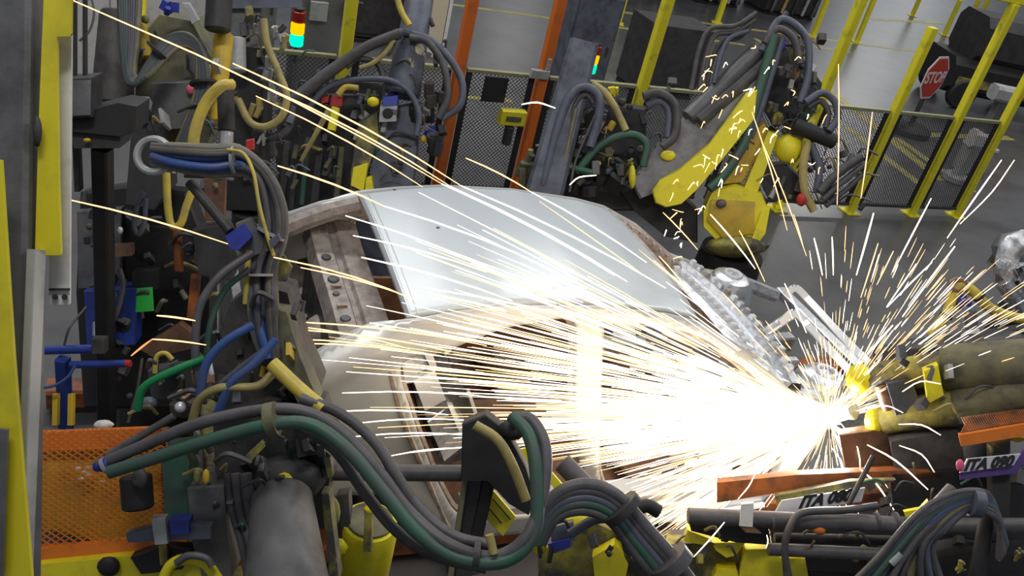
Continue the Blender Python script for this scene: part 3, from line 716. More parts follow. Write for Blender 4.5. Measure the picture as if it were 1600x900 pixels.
# dark wrist and lower column under the olive robot
D = 4.3
r = thing('tool_stand', 'dark tool stand with green tag below the olive robot', 'stand', ground((230, 560, D)))
slab('stand_plate', [(125, 300), (190, 290), (290, 300), (330, 400), (330, 560), (280, 640), (130, 640), (118, 460)], D+.25, .25, 'darker', r)
slab('side_panel', [(120, 330), (190, 325), (185, 450), (122, 452)], D+.15, .08, 'grey', r)
slab('green_tag', [(213, 451), (238, 449), (240, 486), (212, 488)], D-.05, .012, 'green_tag', r)
slab('tag_holder', [(206, 425), (246, 422), (246, 452), (206, 453)], D-.03, .1, 'darker', r)
rod('orange_rod', (277, 360, D), (280, 425, D), 7, 'orange_dark', r); slab('orange_bar', [(298, 430), (312, 428), (306, 500), (291, 500)], D+.02, .05, 'orange_dark', r)
slab('rust_bracket', [(215, 545), (280, 505), (300, 520), (300, 545), (240, 560)], D-.04, .08, 'rust_weld_glow', r)
slab('copper_block', [(170, 385), (205, 383), (206, 400), (172, 402)], D-.03, .08, 'copper', r)
lump('valve', (190, 510, D-.06), 16, (1.2, .7, 1), 'grime', r); lump('valve', (188, 530, D-.02), 18, (1, .7, 1), 'dark', r)
rod('steel_fitting', (152, 503, D-.1), (152, 525, D-.1), 7, 'galv', r)
hose('hose', [(187, 420, D-.1), (192, 445, D-.1), (184, 485, D-.1), (170, 515, D-.1)], 4, 'hose_grey', r)
hose('hose', [(172, 455, D-.12), (160, 490, D-.12), (153, 505, D-.12)], 2.4, 'hose_blue', r)
hose('hose', [(224, 300, D-.3), (213, 330, D-.3), (210, 355, D-.3), (216, 366, D-.3), (225, 350, D-.3), (228, 310, D-.3)], 4, 'hose_slate', r)
hose('hose', [(260, 270, D-.3), (262, 320, D-.3), (268, 352, D-.3), (282, 350, D-.3), (292, 320, D-.3), (300, 300, D-.3)], 6, 'hose_yellow', r)
lump('chrome_knob', (171, 360, D-.05), 5, (1, 1.4, 1), 'galv_plain', r, 0); lump('chrome_knob', (188, 360, D-.05), 5, (.8, 1.2, 1), 'galv_plain', r, 0)
slab('dark_cover', [(300, 360), (350, 350), (372, 400), (360, 440), (310, 430)], D-.1, .2, 'dark', r)
slab('pink_plate', [(318, 280), (352, 276), (350, 345), (320, 345)], D-.05, .06, 'rust_weld_glow', r); lump('plate_bolt', (336, 290, D-.08), 5, (1, 1, 1), 'olive', r, 0)
clutter(r, 130, 300, 340, 620, D+.02, 46, DK, 4)
# blue rail stand
D = 4.0
r = thing('blue_stand', 'blue painted pipe stand with yellow edges on its post', 'stand', ground((98, 640, D)))
rod('blue_rail', (45, 548, D), (146, 545, D), 7, 'blue_paint', r); rod('blue_rail', (110, 570, D), (198, 568, D), 6, 'blue_paint', r)
rod('red_tip', (196, 568, D), (204, 568, D), 6, 'red', r)
a = P((98, 560, D)); MB().beam(V((a.x, a.y, .0)), a, pxm(D, 17), .06, HB).build('blue_post', 'blue_paint', r)
for x in (88, 112): bar('yellow_edge', (x, 615, D+.02), (x-1, 664, D+.02), 8, .03, 'robot_amber', r)
slab('blue_cabinet', [(130, 455), (215, 450), (210, 540), (135, 545)], D+.25, .2, 'blue_paint', r)
slab('rail_bracket', [(143, 530), (164, 530), (164, 553), (143, 553)], D-.03, .08, 'grime', r)
hose('air_line', [(48, 604, D-.05), (80, 604, D-.05), (105, 590, D-.05), (117, 572, D-.05)], 2.4, 'hose_blue', r)
hose('air_line', [(135, 480, D+.1), (110, 510, D), (100, 540, D)], 2, 'hose_dark', r)
hose('air_line', [(222, 560, D), (214, 610, D), (200, 660, D)], 2.2, 'hose_dark', r)

# ------------------------------------------------------------------ orange expanded metal guard, bottom left
D = 3.35
r = thing('mesh_guard', 'orange expanded metal guard with orange frame at the column foot', 'guard', ground((150, 860, D)))
def gp_(x, y, d=D): return P((x, y, d))
g = MB(); TLx, TRx, Ty, BLx, BRx, By = 46, 262, 672, 50, 262, 862
def bil(u, v_): return gp_(TLx+(TRx-TLx)*u + (BLx-TLx)*v_*(1-u), Ty-4*u+(By-Ty-8*u)*v_, D)
nw = 15; asp = (By-Ty)/(TRx-TLx)
hgt = asp*1.5
k = -hgt
while k < 1.0:
    for sg in (1, -1):
        a0, a1 = max(0, k), min(1.0, k+hgt)
        va, vb = (a0-k)/hgt, (a1-k)/hgt
        if sg < 0: va, vb = 1-va, 1-vb
        if a1-a0 > .005: g.beam(bil(a0, va), bil(a1, vb), .0038, .004, FW, .0)
    k += 1/nw
g.build('expanded_mesh', 'orange', r, smooth=0, kind='stuff')
slab('back_plate', [(48, 700), (258, 690), (258, 850), (50, 862)], D+.16, .02, 'amber_mesh_back', r)
slab('inner_rail', [(48, 676), (252, 668), (252, 700), (48, 706)], D+.12, .03, 'orange', r)
slab('bottom_frame', [(50, 858), (292, 840), (292, 856), (52, 880)], D-.03, .05, 'orange', r)
slab('frame_shelf', [(50, 880), (292, 857), (292, 860), (52, 884)], D-.02, .1, 'light_grey', r)
for x in (48, 258): bar('side_frame', (x, 668, D+.05), (x+2, 866, D+.05), 8, .04, 'orange_dark', r)
q = P((160, 870, D+.1)); MB().beam(V((q.x, q.y, 0)), q, .5, .12, HB).build('guard_base', 'dark', r)
lump('white_glove', (162, 664, D+.3), 13, (1.2, .6, .8), 'white_paint', r, .2)
for x, y in [(122, 732), (133, 738), (126, 748), (140, 742), (138, 730), (172, 745), (160, 752)]: lump('wire_scrap', (x, y, D+.1), 5, (1.2, .6, .6), 'galv_plain', r, .3)
r2 = thing('yellow_base_casting', 'yellow robot base casting with black bores under the orange guard', 'robot base', ground((180, 890, D-.1)))
slab('casting', [(58, 882), (200, 868), (340, 860), (345, 930), (55, 930)], D-.08, .4, 'robot_yellow', r2)
lump('black_bore', (170, 885, D-.1), 18, (1, .9, .6), 'darker', r2, .1); slab('black_recess', [(203, 872), (250, 855), (300, 858), (285, 890), (220, 898)], D-.12, .08, 'darker', r2)
hose('yellow_ring', [(255, 905, D-.2), (268, 882, D-.2), (290, 874, D-.2), (320, 880, D-.2), (340, 905, D-.2)], 9, 'robot_yellow', r2); hose('grey_ring', [(275, 880, D-.24), (295, 868, D-.24), (322, 872, D-.24), (332, 885, D-.24)], 6, 'grey', r2)
q = P((180, 900, D+.1)); MB().lathe(V((q.x, q.y, 0)), Z, [(0, .4), (.1, .4), (.12, .3), (q.z, .3)], 18).build('foot', 'dark', r2)

# ------------------------------------------------------------------ near robot: wrist, arm and its dress pack
D = 3.3
r = thing('welding_robot', 'near grimy robot with grey forearm and hose dress pack in front of the car', 'robot', ground((440, 960, 2.95)))
rod('forearm', (452, 985, 2.85), (440, 770, 3.2), 74, 'grey', r, 46, 24)
pedestal(r, (452, 985, 2.95), .26)
slab('elbow_casting', [(330, 650), (420, 620), (500, 640), (522, 700), (514, 780), (470, 800), (380, 800), (335, 740)], D+.05, .34, 'grime', r)
lump('elbow_cover', (452, 750, D+.02), 58, (1, .75, .9), 'dark', r, .15); lump('yellow_cap', (444, 752, D-.13), 14, (1, 1, .6), 'robot_yellow', r, .1)
slab('square_port', [(456, 668), (500, 660), (510, 708), (465, 716)], D-.04, .12, 'grime', r); slab('port_hole', [(466, 678), (496, 672), (500, 700), (470, 706)], D-.048, .02, 'darker', r)
slab('yellow_edge', [(498, 645), (512, 680), (520, 745), (512, 748), (500, 690)], D-.02, .06, 'dirty_yellow', r)
slab('yellow_strip', [(502, 770), (514, 770), (530, 905), (515, 905)], D-.1, .1, 'dirty_yellow', r)
slab('upper_wrist', [(360, 470), (400, 440), (450, 455), (470, 540), (500, 610), (470, 640), (340, 650), (330, 560)], D+.1, .3, 'grime', r)
slab('wrist_plate', [(420, 480), (446, 485), (470, 560), (498, 628), (470, 640), (440, 580)], D-.02, .16, 'olive', r)
rod('black_motor', (212, 742, D-.1), (216, 795, D-.1), 24, 'darker', r); lump('motor_painted_shine', (218, 748, D-.17), 16, (.8, 1.1, .5), 'grime', r)  # paler lump gives the black motor a painted highlight
slab('green_block', [(252, 705), (296, 700), (298, 812), (256, 815)], D-.02, .2, 'hose_green', r)
slab('grey_block', [(292, 762), (350, 758), (362, 905), (345, 930), (316, 905), (300, 850)], D-.05, .24, 'grey', r)
slab('clamp_bar', [(196, 835), (260, 818), (330, 822), (330, 842), (250, 846), (200, 848)], D-.14, .06, 'grey_blue', r); slab('blue_sleeve', [(264, 814), (296, 812), (296, 834), (266, 836)], D-.16, .08, 'blue', r)
slab('clamp_ring', [(236, 812), (258, 810), (262, 850), (242, 852)], D-.17, .06, 'light_grey', r)
slab('yellow_lug', [(247, 850), (260, 848), (262, 880), (250, 884)], D-.1, .05, 'dirty_yellow', r)
for k, (x, mt) in enumerate([(308, 'dirty_yellow'), (322, 'robot_amber')]): lump('yellow_plug', (x, 745, D-.12), 7, (.8, 1.8, .8), mt, r, 0)
slab('yellow_tab', [(382, 715), (408, 690), (414, 698), (388, 726)], D-.1, .04, 'dirty_yellow', r)
lump('joint_block', (290, 640, D), 30, (1.1, .8, .8), 'grime', r, .3); lump('blue_knob', (233, 630, D-.06), 12, (1.1, .9, .8), 'hose_slate', r, .1); lump('chrome_cap', (282, 636, D-.14), 9, (1, 1, 1), 'galv_plain', r, 0)
rod('sensor_rod', (168, 712, D-.12), (272, 650, D-.12), 6, 'hose_grey', r)
slab('valve_block', [(230, 580), (300, 572), (310, 625), (236, 625)], D+.02, .12, 'dark', r); slab('metal_tab', [(245, 580), (275, 565), (278, 580), (250, 592)], D-.04, .04, 'grey', r)
hose('wire', [(242, 583, D-.06), (245, 558, D-.06), (258, 552, D-.06), (270, 562, D-.06)], 4, 'hose_yellow', r)
rod('white_pin', (327, 566, D-.15), (331, 586, D-.15), 4, 'galv_plain', r)
for k, (x0, x1) in enumerate([(355, 378), (368, 392), (384, 405)]):
    hose('cable', [(x0, 740, D-.12), (x0+8, 800, D-.12), (x1, 850, D-.14), (x1+10, 910, D-.14)], 6+2*k, ('hose_dark', 'hose_grey', 'hose_grey')[k], r)
for k, (pts, rp, mt) in enumerate([
    ([(155, 726, 2.95), (230, 694, 2.95), (310, 662, 2.95), (400, 642, 2.95), (470, 642, 2.95), (530, 672, 2.95), (590, 735, 2.92), (640, 800, 2.9), (700, 850, 2.85), (770, 870, 2.85), (822, 840, 2.85), (848, 770, 2.9), (852, 700, 2.95), (830, 656, 3.0), (800, 652, 3.0)], 10, 'hose_grey'),
    ([(170, 738, 2.93), (240, 716, 2.93), (320, 690, 2.93), (410, 666, 2.92), (480, 662, 2.92), (540, 700, 2.9), (600, 770, 2.88), (650, 830, 2.86), (715, 872, 2.84), (790, 876, 2.84), (835, 830, 2.86), (838, 740, 2.9), (826, 680, 2.95), (800, 650, 3.0)], 11, 'hose_green'),
    ([(470, 622, 3.0), (530, 645, 3.0), (585, 690, 2.98), (620, 745, 2.95), (660, 800, 2.93), (710, 838, 2.9), (770, 852, 2.88)], 9, 'hose_grey'),
    ([(440, 650, 3.05), (520, 700, 3.05), (570, 770, 3.0), (620, 830, 2.98), (680, 868, 2.95), (760, 888, 2.95)], 9, 'hose_dark'),
    ([(425, 568, 3.05), (465, 606, 3.03), (505, 640, 3.0)], 12, 'hose_yellow'),
    ([(300, 660, 3.1), (312, 625, 3.08), (345, 606, 3.06), (400, 604, 3.08), (425, 585, 3.1)], 7, 'hose_tan'),
    ([(395, 508, 3.1), (350, 535, 3.08), (322, 570, 3.08), (312, 620, 3.1)], 7, 'hose_blue'),
    ([(432, 530, 3.08), (395, 570, 3.06), (360, 600, 3.06), (340, 645, 3.08)], 7, 'hose_blue'),
    ([(415, 545, 3.1), (375, 575, 3.1), (345, 600, 3.1)], 5, 'hose_slate'),
    ([(320, 560, 3.12), (270, 580, 3.1), (225, 605, 3.1), (215, 640, 3.12)], 6.5, 'hose_bright_green'),
    ([(395, 395, 3.2), (345, 430, 3.15), (312, 480, 3.12), (305, 550, 3.12), (310, 600, 3.15)], 6.5, 'hose_grey'),
    ([(390, 420, 3.22), (350, 455, 3.2), (328, 510, 3.18), (322, 570, 3.2)], 5, 'hose_green')]):
    hose('hose', pts, rp, mt, r, 10)
rod('nozzle', (148, 730, 2.95), (172, 724, 2.95), 8, 'blue', r, 14); tie((166, 728, 2.94), (176, 722, 2.94), 15, 'light_grey', r)
tie((425, 655, 2.93), (440, 652, 2.93), 27, 'olive', r, 'hose_strap', 16); tie((745, 866, 2.85), (762, 868, 2.85), 22, 'grime', r, 'hose_strap', 10)
tie((768, 850, 2.82), (775, 880, 2.82), 7, 'hose_tan', r, 'hose_strap', 30)
clutter(r, 225, 560, 330, 650, 3.22, 14, MX, 5); clutter(r, 330, 470, 470, 640, 3.3, 22, MX, 6, .25); clutter(r, 290, 680, 420, 860, 3.2, 20, MX, 7); clutter(r, 400, 650, 520, 760, 3.22, 12, MX, 8, .2)
# overhead bundle from the ring down to the wrist
D = 3.25
lp = [(240+26*math.cos(a), 243+26*math.sin(a), D+.02) for a in [k*math.pi/12 for k in range(25)]]
MB().tube([P(p) for p in lp], pxm(D, 6), 8, False).build('guide_ring', 'light_grey', r)
for k, (dy, rp, mt) in enumerate([(-14, 6, 'hose_olive'), (-7, 7, 'hose_blue'), (1, 6, 'hose_slate'), (6, 7, 'hose_blue'), (12, 6, 'hose_blue'), (-2, 6, 'hose_grey'), (-10, 6, 'hose_grey'), (17, 6, 'hose_slate'), (-20, 6, 'hose_olive'), (-17, 6, 'hose_grey'), (20, 5, 'hose_olive'), (-12, 6, 'hose_olive'), (9, 6, 'hose_grey')]):
    e = dy*.9; dd = (k % 3)*.02
    hose('hose', [(238, 240+dy*.7, D+dd), (275, 246+dy*.9+(4 if mt == 'hose_blue' else 0), D+dd-.03), (330, 252+dy*1.1+(3 if mt == 'hose_blue' else 0), D+dd-.03), (375, 252+dy, D+dd), (408-e*.6, 275+dy*.3, D+dd+(.06 if 'blue' in mt else 0)), (424-e, 320, D+dd+(.08 if 'blue' in mt else 0)), (426-e, 370, D+dd+(.08 if 'blue' in mt else 0)), (412-e, 420, D+dd+(.06 if 'blue' in mt else 0)), (410-e*1.1, 470, D+dd-.02+(.05 if 'blue' in mt else 0)), (414-e, 520, D+dd), (424-e*.7, 560, D+dd)], rp, mt, r)
hose('thin_yellow_line', [(355, 234, D-.05), (380, 240, D-.06), (396, 270, D-.08), (405, 320, D-.1), (418, 370, D-.1), (428, 400, D-.1)], 3, 'hose_yellow', r)
hose('yellow_sleeve', [(388, 390, D), (386, 440, D), (384, 475, D)], 5, 'hose_yellow', r)
for p, q, rp in [((366, 250, D), (374, 250, D), 22), ((408, 430, D), (408, 436, D), 22), ((424, 366, D), (420, 374, D), 24)]: tie(p, q, rp, 'light_grey', r)
slab('blue_connector', [(352, 370), (378, 352), (392, 372), (372, 392), (358, 388)], D-.06, .08, 'blue', r)
slab('connector_plate', [(368, 350), (390, 342), (412, 372), (420, 392), (390, 402), (372, 392)], D-.01, .05, 'grey', r)
rod('connector_stem', (296, 285, D+.05), (360, 362, D), 8, 'dark', r)
slab('yellow_plate', [(428, 402), (442, 398), (456, 418), (448, 440), (430, 440)], D+.05, .03, 'dirty_yellow', r)
slab('slate_clip', [(420, 376), (434, 366), (438, 374), (424, 390)], D-.12, .03, 'hose_slate', r)
hose('yellow_hose', [(300, 240, D+.15), (306, 200, D+.15), (322, 160, D+.15), (345, 135, D+.15), (362, 132, D+.2)], 9, 'hose_yellow', r)
rod('pipe_coupling', (352, 130, D+.3), (354, 205, D+.3), 13, 'dark', r); rod('chrome_coupling', (354, 205, D+.3), (353, 232, D+.3), 11, 'galv', r)
slab('red_clip', [(384, 220), (396, 218), (396, 234), (384, 234)], D+.35, .04, 'red', r)

# ------------------------------------------------------------------ yellow drum with lever, bottom
D = 3.5
q = P((575, 910, D)); r = thing('yellow_drum', 'yellow drum shaped motor housing with a lever on top', 'motor', V((q.x, q.y, 0)))
top = P((578, 815, D)); rad = pxm(D, 46)
MB().lathe(V((top.x, top.y, 0)), Z, [(0, rad*.9), (top.z-.35, rad*.9), (top.z-.33, rad), (top.z-.03, rad), (top.z, rad*.92)], 28).build('drum', 'robot_yellow', r)
MB().lathe(V((top.x, top.y, top.z)), Z, [(0, rad*.8), (.012, rad*.78)], 24).build('drum_lid', 'olive', r)
bar('lever', (575, 860, D-.1), (577, 795, D-.1), 12, .04, 'dirty_yellow', r); lump('lever_head', (578, 796, D-.1), 10, (1, .8, 1), 'robot_yellow', r, .2)
slab('side_bracket', [(525, 775), (545, 770), (548, 830), (535, 860), (515, 850)], D-.05, .1, 'grime', r); lump('yellow_flange', (520, 800, D-.1), 14, (.8, 1.6, .8), 'dirty_yellow', r, .3); lump('yellow_flange', (527, 855, D-.1), 16, (1, .9, .8), 'robot_yellow', r, .3)
# ------------------------------------------------------------------ grey pipe frame and hanger, bottom middle
D = 3.45
q = P((735, 900, D)); r = thing('pipe_stand', 'dark pipe stand with black hanger plate and yellow scale plates', 'stand', V((q.x, q.y, 0)))
rod('cross_pipe', (512, 738, D), (800, 740, D), 13, 'hose_grey', r)
a = P((742, 745, D)); MB().beam(P((742, 735, D)), P((720, 930, D+.05)), pxm(D, 30), .08, FW).build('upright', 'dark', r)
MB().beam(P((727, 745, D-.05)), P((700, 930, D)), pxm(D, 9), .03, FW).build('upright_edge', 'hose_olive', r); MB().beam(P((765, 745, D-.02)), P((742, 850, D)), pxm(D, 20), .05, FW).build('upright_brace', 'darker', r)
MB().cyl(V((q.x, q.y, 0)), P((722, 915, D+.05)), .06).build('stand_leg', 'dark', r)
slab('hanger_plate', [(722, 662), (758, 648), (790, 672), (822, 730), (836, 775), (826, 806), (795, 788), (762, 752), (720, 752)], D-.12, .1, 'darker', r)
hose('yellow_hose', [(742, 664, D-.3), (778, 688, D-.3), (802, 730, D-.3), (822, 782, D-.3)], 8, 'hose_tan', r)
slab('scale_plate', [(758, 772), (772, 768), (806, 808), (786, 838), (748, 800)], D+.05, .02, 'robot_yellow', r); slab('scale_plate', [(812, 702), (824, 700), (840, 728), (828, 738), (814, 728)], D+.05, .02, 'robot_yellow', r); slab('scale_plate', [(852, 742), (862, 738), (888, 768), (872, 774)], D+.05, .02, 'robot_yellow', r)
for p, q_ in (((762, 792), (784, 818)), ((770, 780), (798, 812))): bar('scale_line', (*p, D+.045), (*q_, D+.045), 1.6, .006, 'darker', r)
hose('hose', [(795, 660, D-.2), (820, 650, D-.2), (845, 670, D-.2), (856, 705, D-.2), (850, 760, D-.2)], 6, 'hose_grey', r); lump('hose_joint', (800, 672, D-.15), 22, (1, .8, .8), 'darker', r, .2)

# ------------------------------------------------------------------ yellow robot with the green hose pack, bottom centre
D = 3.75
q = P((930, 930, D)); r = thing('welding_robot', 'low yellow robot with a thick hose pack arching over it', 'robot', V((q.x, q.y, 0)))
slab('robot_body', [(840, 870), (870, 835), (930, 815), (985, 840), (1010, 910), (1000, 960), (840, 960)], D+.15, .4, 'dirty_yellow', r)
slab('yellow_cover', [(925, 870), (960, 850), (985, 870), (975, 915), (930, 915)], D+.05, .12, 'robot_yellow', r); lump('yellow_cover', (900, 812, D+.08), 22, (1.1, .8, .8), 'robot_yellow', r, .25); lump('yellow_cover', (842, 852, D+.05), 12, (1, 1.2, .8), 'robot_yellow', r, .2)
slab('blue_block', [(855, 850), (890, 842), (893, 855), (862, 866)], D-.02, .06, 'blue', r); slab('grey_lug', [(858, 825), (895, 815), (900, 845), (862, 850)], D, .08, 'grey_blue', r)
slab('black_arm', [(960, 800), (1010, 820), (1050, 900), (1000, 920), (975, 870)], D+.05, .2, 'darker', r); pedestal(r, (930, 960, D+.3), .25)
clutter(r, 840, 800, 1000, 890, D-.02, 18, MX, 9)
for k, (o_, rp, mt) in enumerate([(0, 10, 'hose_grey'), (10, 9, 'hose_dark'), (20, 9, 'hose_slate'), (30, 9, 'hose_green'), (42, 8, 'hose_dark'), (-4, 7, 'hose_grey')]):
    hose('hose', [(825+o_*.5, 850, D-.25), (845+o_*.5, 800+o_*.3, D-.25), (880+o_*.3, 766+o_*.8, D-.25), (925, 758+o_, D-.25), (968-o_*.3, 778+o_*.9, D-.25), (1010-o_*.6, 825+o_*.7, D-.25), (1050-o_*.8, 870+o_*.6, D-.25), (1095-o_, 930+o_*.3, D-.25)], rp, mt, r, 10)
tie((972, 795, D-.25), (980, 804, D-.25), 34, 'dark', r, 'hose_strap', 14); tie((1048, 880, D-.25), (1056, 890, D-.25), 36, 'hose_grey', r, 'hose_strap', 20)
hose('hose', [(890, 835, D-.15), (930, 812, D-.15), (970, 810, D-.15)], 8, 'hose_slate', r); rod('stub_pipe', (878, 722, D+.1), (930, 775, D+.05), 16, 'hose_grey', r)
hose('hose', [(985, 800, D-.05), (1010, 790, D-.05), (1030, 800, D-.05)], 11, 'darker', r)

# ------------------------------------------------------------------ right: gun robot with two yellow arms
D = 5.15
q = P((1500, 640, D)); r = thing('welding_gun', 'weld gun with two yellow tipped arms reaching the spark burst', 'weld gun', V((q.x, q.y, 0)))
rod('upper_arm', (1345, 592, 5.45), (1480, 575, 5.25), 22, 'dirty_yellow', r, 28, 18); rod('upper_arm_rear', (1470, 575, 5.25), (1640, 570, 5.0), 36, 'olive', r, 44, 18)
rod('lower_arm', (1375, 658, 5.4), (1500, 632, 5.2), 22, 'dirty_yellow', r, 30, 18); rod('lower_arm_rear', (1490, 636, 5.2), (1640, 600, 5.0), 30, 'olive', r, 36, 18)
lump('yellow_tip', (1345, 592, 5.43), 22, (1.1, 1.1, 1), 'robot_yellow', r, .15); lump('yellow_tip', (1368, 658, 5.4), 18, (.9, 1.15, 1), 'robot_yellow', r, .1)
slab('yellow_yoke', [(1443, 580), (1466, 570), (1475, 618), (1450, 632)], 5.1, .1, 'robot_yellow', r)
slab('cross_head', [(1385, 600), (1425, 590), (1440, 640), (1400, 650)], 5.25, .2, 'grey_blue', r); rod('copper_shank', (1378, 600, 5.35), (1390, 640, 5.35), 12, 'copper', r)
rod('electrode_holder', (1335, 640, 5.5), (1298, 645, 5.62), 16, 'galv', r, 8); rod('electrode_holder', (1340, 610, 5.5), (1310, 632, 5.6), 10, 'galv', r, 6)
slab('pinch_frame', [(1310, 680), (1380, 670), (1430, 720), (1380, 745), (1320, 730)], 5.35, .15, 'rust_weld_glow', r)
slab('gun_body', [(1400, 545), (1600, 530), (1650, 560), (1650, 690), (1480, 690), (1420, 640)], 5.45, .3, 'dark', r); pedestal(r, (1540, 640, 5.7), .25)
slab('dark_housing', [(1390, 690), (1500, 670), (1510, 735), (1400, 745)], 5.2, .25, 'grime', r)
clutter(r, 1400, 560, 1600, 690, 5.12, 24, MX, 10, .3)
# silver guide rails above the arms
D = 5.75
q = P((1290, 530, D)); r = thing('gripper_fork', 'bright silver two pronged fork above the spark burst', 'fork', V((q.x, q.y, 0)))
for pts in ([(1228, 462, 5.9), (1243, 450, 5.88), (1266, 472, 5.85), (1316, 526, 5.7), (1356, 566, 5.55)], [(1220, 504, 5.85), (1240, 488, 5.83), (1262, 508, 5.8), (1298, 548, 5.65), (1332, 584, 5.55)]):
    pp = spline([P(p) for p in pts], 5); m_ = MB()
    for a, b in zip(pp, pp[1:]): m_.beam(a-(b-a)*.08, b+(b-a)*.08, pxm(D, 11), .025, FW, .1)
    m_.build('prong', 'galv_plain', r)
rod('fork_pivot', (1195, 520, 5.9), (1240, 490, 5.86), 8, 'galv', r); rod('fork_stem', (1345, 575, 5.55), (1400, 600, 5.5), 10, 'grey', r)

# ------------------------------------------------------------------ hose loop, tag and foil at right
D = 5.9
q = P((1520, 520, D)); r = thing('hose_hanger', 'yellow hose over a ring with blue clamp and white tag', 'hose', V((q.x, q.y, 0)))
hose('yellow_hose', [(1452, 522, D), (1478, 492, D), (1490, 460, D), (1500, 445, D), (1520, 455, D), (1545, 480, D), (1580, 495, D), (1620, 500, D)], 8, 'hose_yellow', r)
MB().tube([P((1497+13*math.cos(a), 446+9*math.sin(a), D-.02)) for a in [k*math.pi/8 for k in range(17)]], pxm(D, 4), 6, False).build('ring', 'copper', r)
lump('blue_clamp', (1508, 472, D-.02), 14, (1.1, .8, .8), 'blue', r, .3); rod('strap', (1516, 485, D), (1519, 520, D), 9, 'grey_blue', r)
slab('white_tag', [(1509, 518), (1530, 514), (1537, 544), (1515, 550)], D-.04, .015, 'white_paint', r)
for p, q_ in (((1478, 494, D), (1484, 484, D)), ((1530, 464, D), (1536, 470, D))): tie(p, q_, 10, 'darker', r)
bar('black_beam', (1370, 560, D+.2), (1660, 515, D+.1), 34, .15, 'dark', r); rod('beam_leg', (1500, 540, D+.2), (1480, 660, D+.2), 18, 'dark', r)
slab('orange_flag', [(1550, 548), (1568, 526), (1574, 532), (1562, 556), (1551, 558)], D-.05, .03, 'orange', r)
MB().cyl(V((q.x, q.y+.15, 0)), P((1515, 540, D+.25)), .07).build('hanger_stand', 'dark', r)
D = 6.6
q = P((1590, 430, D)); r = thing('foil_wrap', 'crumpled silver foil jacket wrapped round a robot arm', 'foil', V((q.x, q.y, 0)))
lump('foil_upper', (1588, 410, D), 38, (1.0, 1.1, 1), 'foil', r, .9); lump('foil_lower', (1604, 460, D-.05), 34, (1.0, 1.2, 1), 'foil', r, .9); rod('foil_sleeve', (1568, 440, D-.1), (1602, 492, D-.1), 13, 'foil', r)
pedestal(r, (1600, 460, D+.1), .14)

# ------------------------------------------------------------------ right foreground: station frame, pipes, name plates
D = 4.75
q = P((1400, 860, D)); r = thing('station_frame', 'dark pipe frame of the station with numbered white plates', 'frame', V((q.x, q.y, 0)))
rod('top_pipe', (1075, 806, D), (1440, 822, D), 13, 'hose_grey', r); rod('top_pipe', (1430, 822, D), (1660, 822, D), 13, 'hose_dark', r)
rod('lower_pipe', (1200, 858, D), (1420, 868, D), 10, 'hose_grey', r); rod('lower_pipe', (1210, 840, D+.1), (1400, 845, D+.1), 8, 'dark', r)
slab('dark_plate', [(1075, 812), (1200, 820), (1205, 852), (1150, 848), (1080, 830)], D+.06, .06, 'darker', r)
slab('back_plate', [(1200, 800), (1420, 810), (1420, 900), (1210, 890)], D+.25, .05, 'darker', r)
slab('white_bracket', [(1158, 788), (1178, 786), (1176, 824), (1155, 822)], D-.06, .03, 'white_paint', r); slab('bracket_foot', [(1155, 822), (1176, 823), (1190, 834), (1165, 832)], D-.05, .03, 'copper', r)
for x in (1205, 1370, 1400): tie((x, 815, D), (x+6, 815, D), 15, 'hose_grey', r, 'pipe_clamp')
for x, y in ((1280, 828), (1426, 834)): lump('orange_plug', (x, y, D-.02), 9, (1.1, .8, .8), 'orange', r, .1)
for poly in ([(1074, 828), (1110, 842), (1100, 852), (1068, 846)], [(1112, 848), (1166, 847), (1150, 868), (1135, 872), (1118, 860)], [(1164, 858), (1200, 857), (1222, 872), (1224, 905), (1155, 905), (1156, 888)], [(1232, 872), (1258, 873), (1264, 905), (1236, 905)], [(1368, 876), (1400, 872), (1392, 900), (1366, 905)], [(1120, 890), (1150, 888), (1156, 905), (1112, 905)]):
    slab('yellow_casting', poly, D+.14, .12, 'robot_yellow', r)
slab('yellow_base', [(1040, 850), (1120, 845), (1260, 870), (1262, 940), (1050, 940)], D+.25, .3, 'dirty_yellow', r); slab('dark_base', [(1260, 875), (1400, 880), (1600, 850), (1640, 940), (1260, 940)], D+.3, .3, 'darker', r)
slab('yellow_tab', [(1412, 800), (1438, 795), (1450, 782), (1454, 790), (1440, 806), (1415, 808)], D-.05, .04, 'robot_yellow', r)
slab('orange_beam', [(1120, 754), (1240, 742), (1400, 735), (1480, 738), (1475, 747), (1240, 766), (1120, 786)], D+.4, .1, 'orange_dark', r); slab('yellow_beam', [(1210, 775), (1330, 752), (1400, 750), (1340, 775), (1215, 795)], D+.3, .06, 'dirty_yellow', r)
slab('rear_shroud', [(1390, 740), (1600, 730), (1660, 740), (1660, 860), (1400, 830)], D+.4, .1, 'darker', r)
rod('diagonal_rod', (1325, 790, D+.05), (1365, 712, D+.05), 4, 'grime', r); rod('diagonal_pipe', (1435, 822, D-.1), (1490, 762, D-.1), 11, 'hose_grey', r)
hose('cable', [(1372, 790, D-.05), (1320, 797, D-.05), (1255, 801, D-.07), (1234, 824, D-.1), (1226, 860, D-.1), (1234, 910, D-.1)], 6, 'hose_dark', r)
MB().cyl(V((q.x, q.y+.2, 0)), P((1400, 860, D+.15)), .08).build('frame_leg', 'dark', r)
clutter(r, 1210, 830, 1420, 890, D+.05, 20, MX, 11); clutter(r, 1380, 740, 1600, 880, D+.25, 26, DK, 12); clutter(r, 1050, 830, 1220, 890, D+.12, 12, MX, 13)
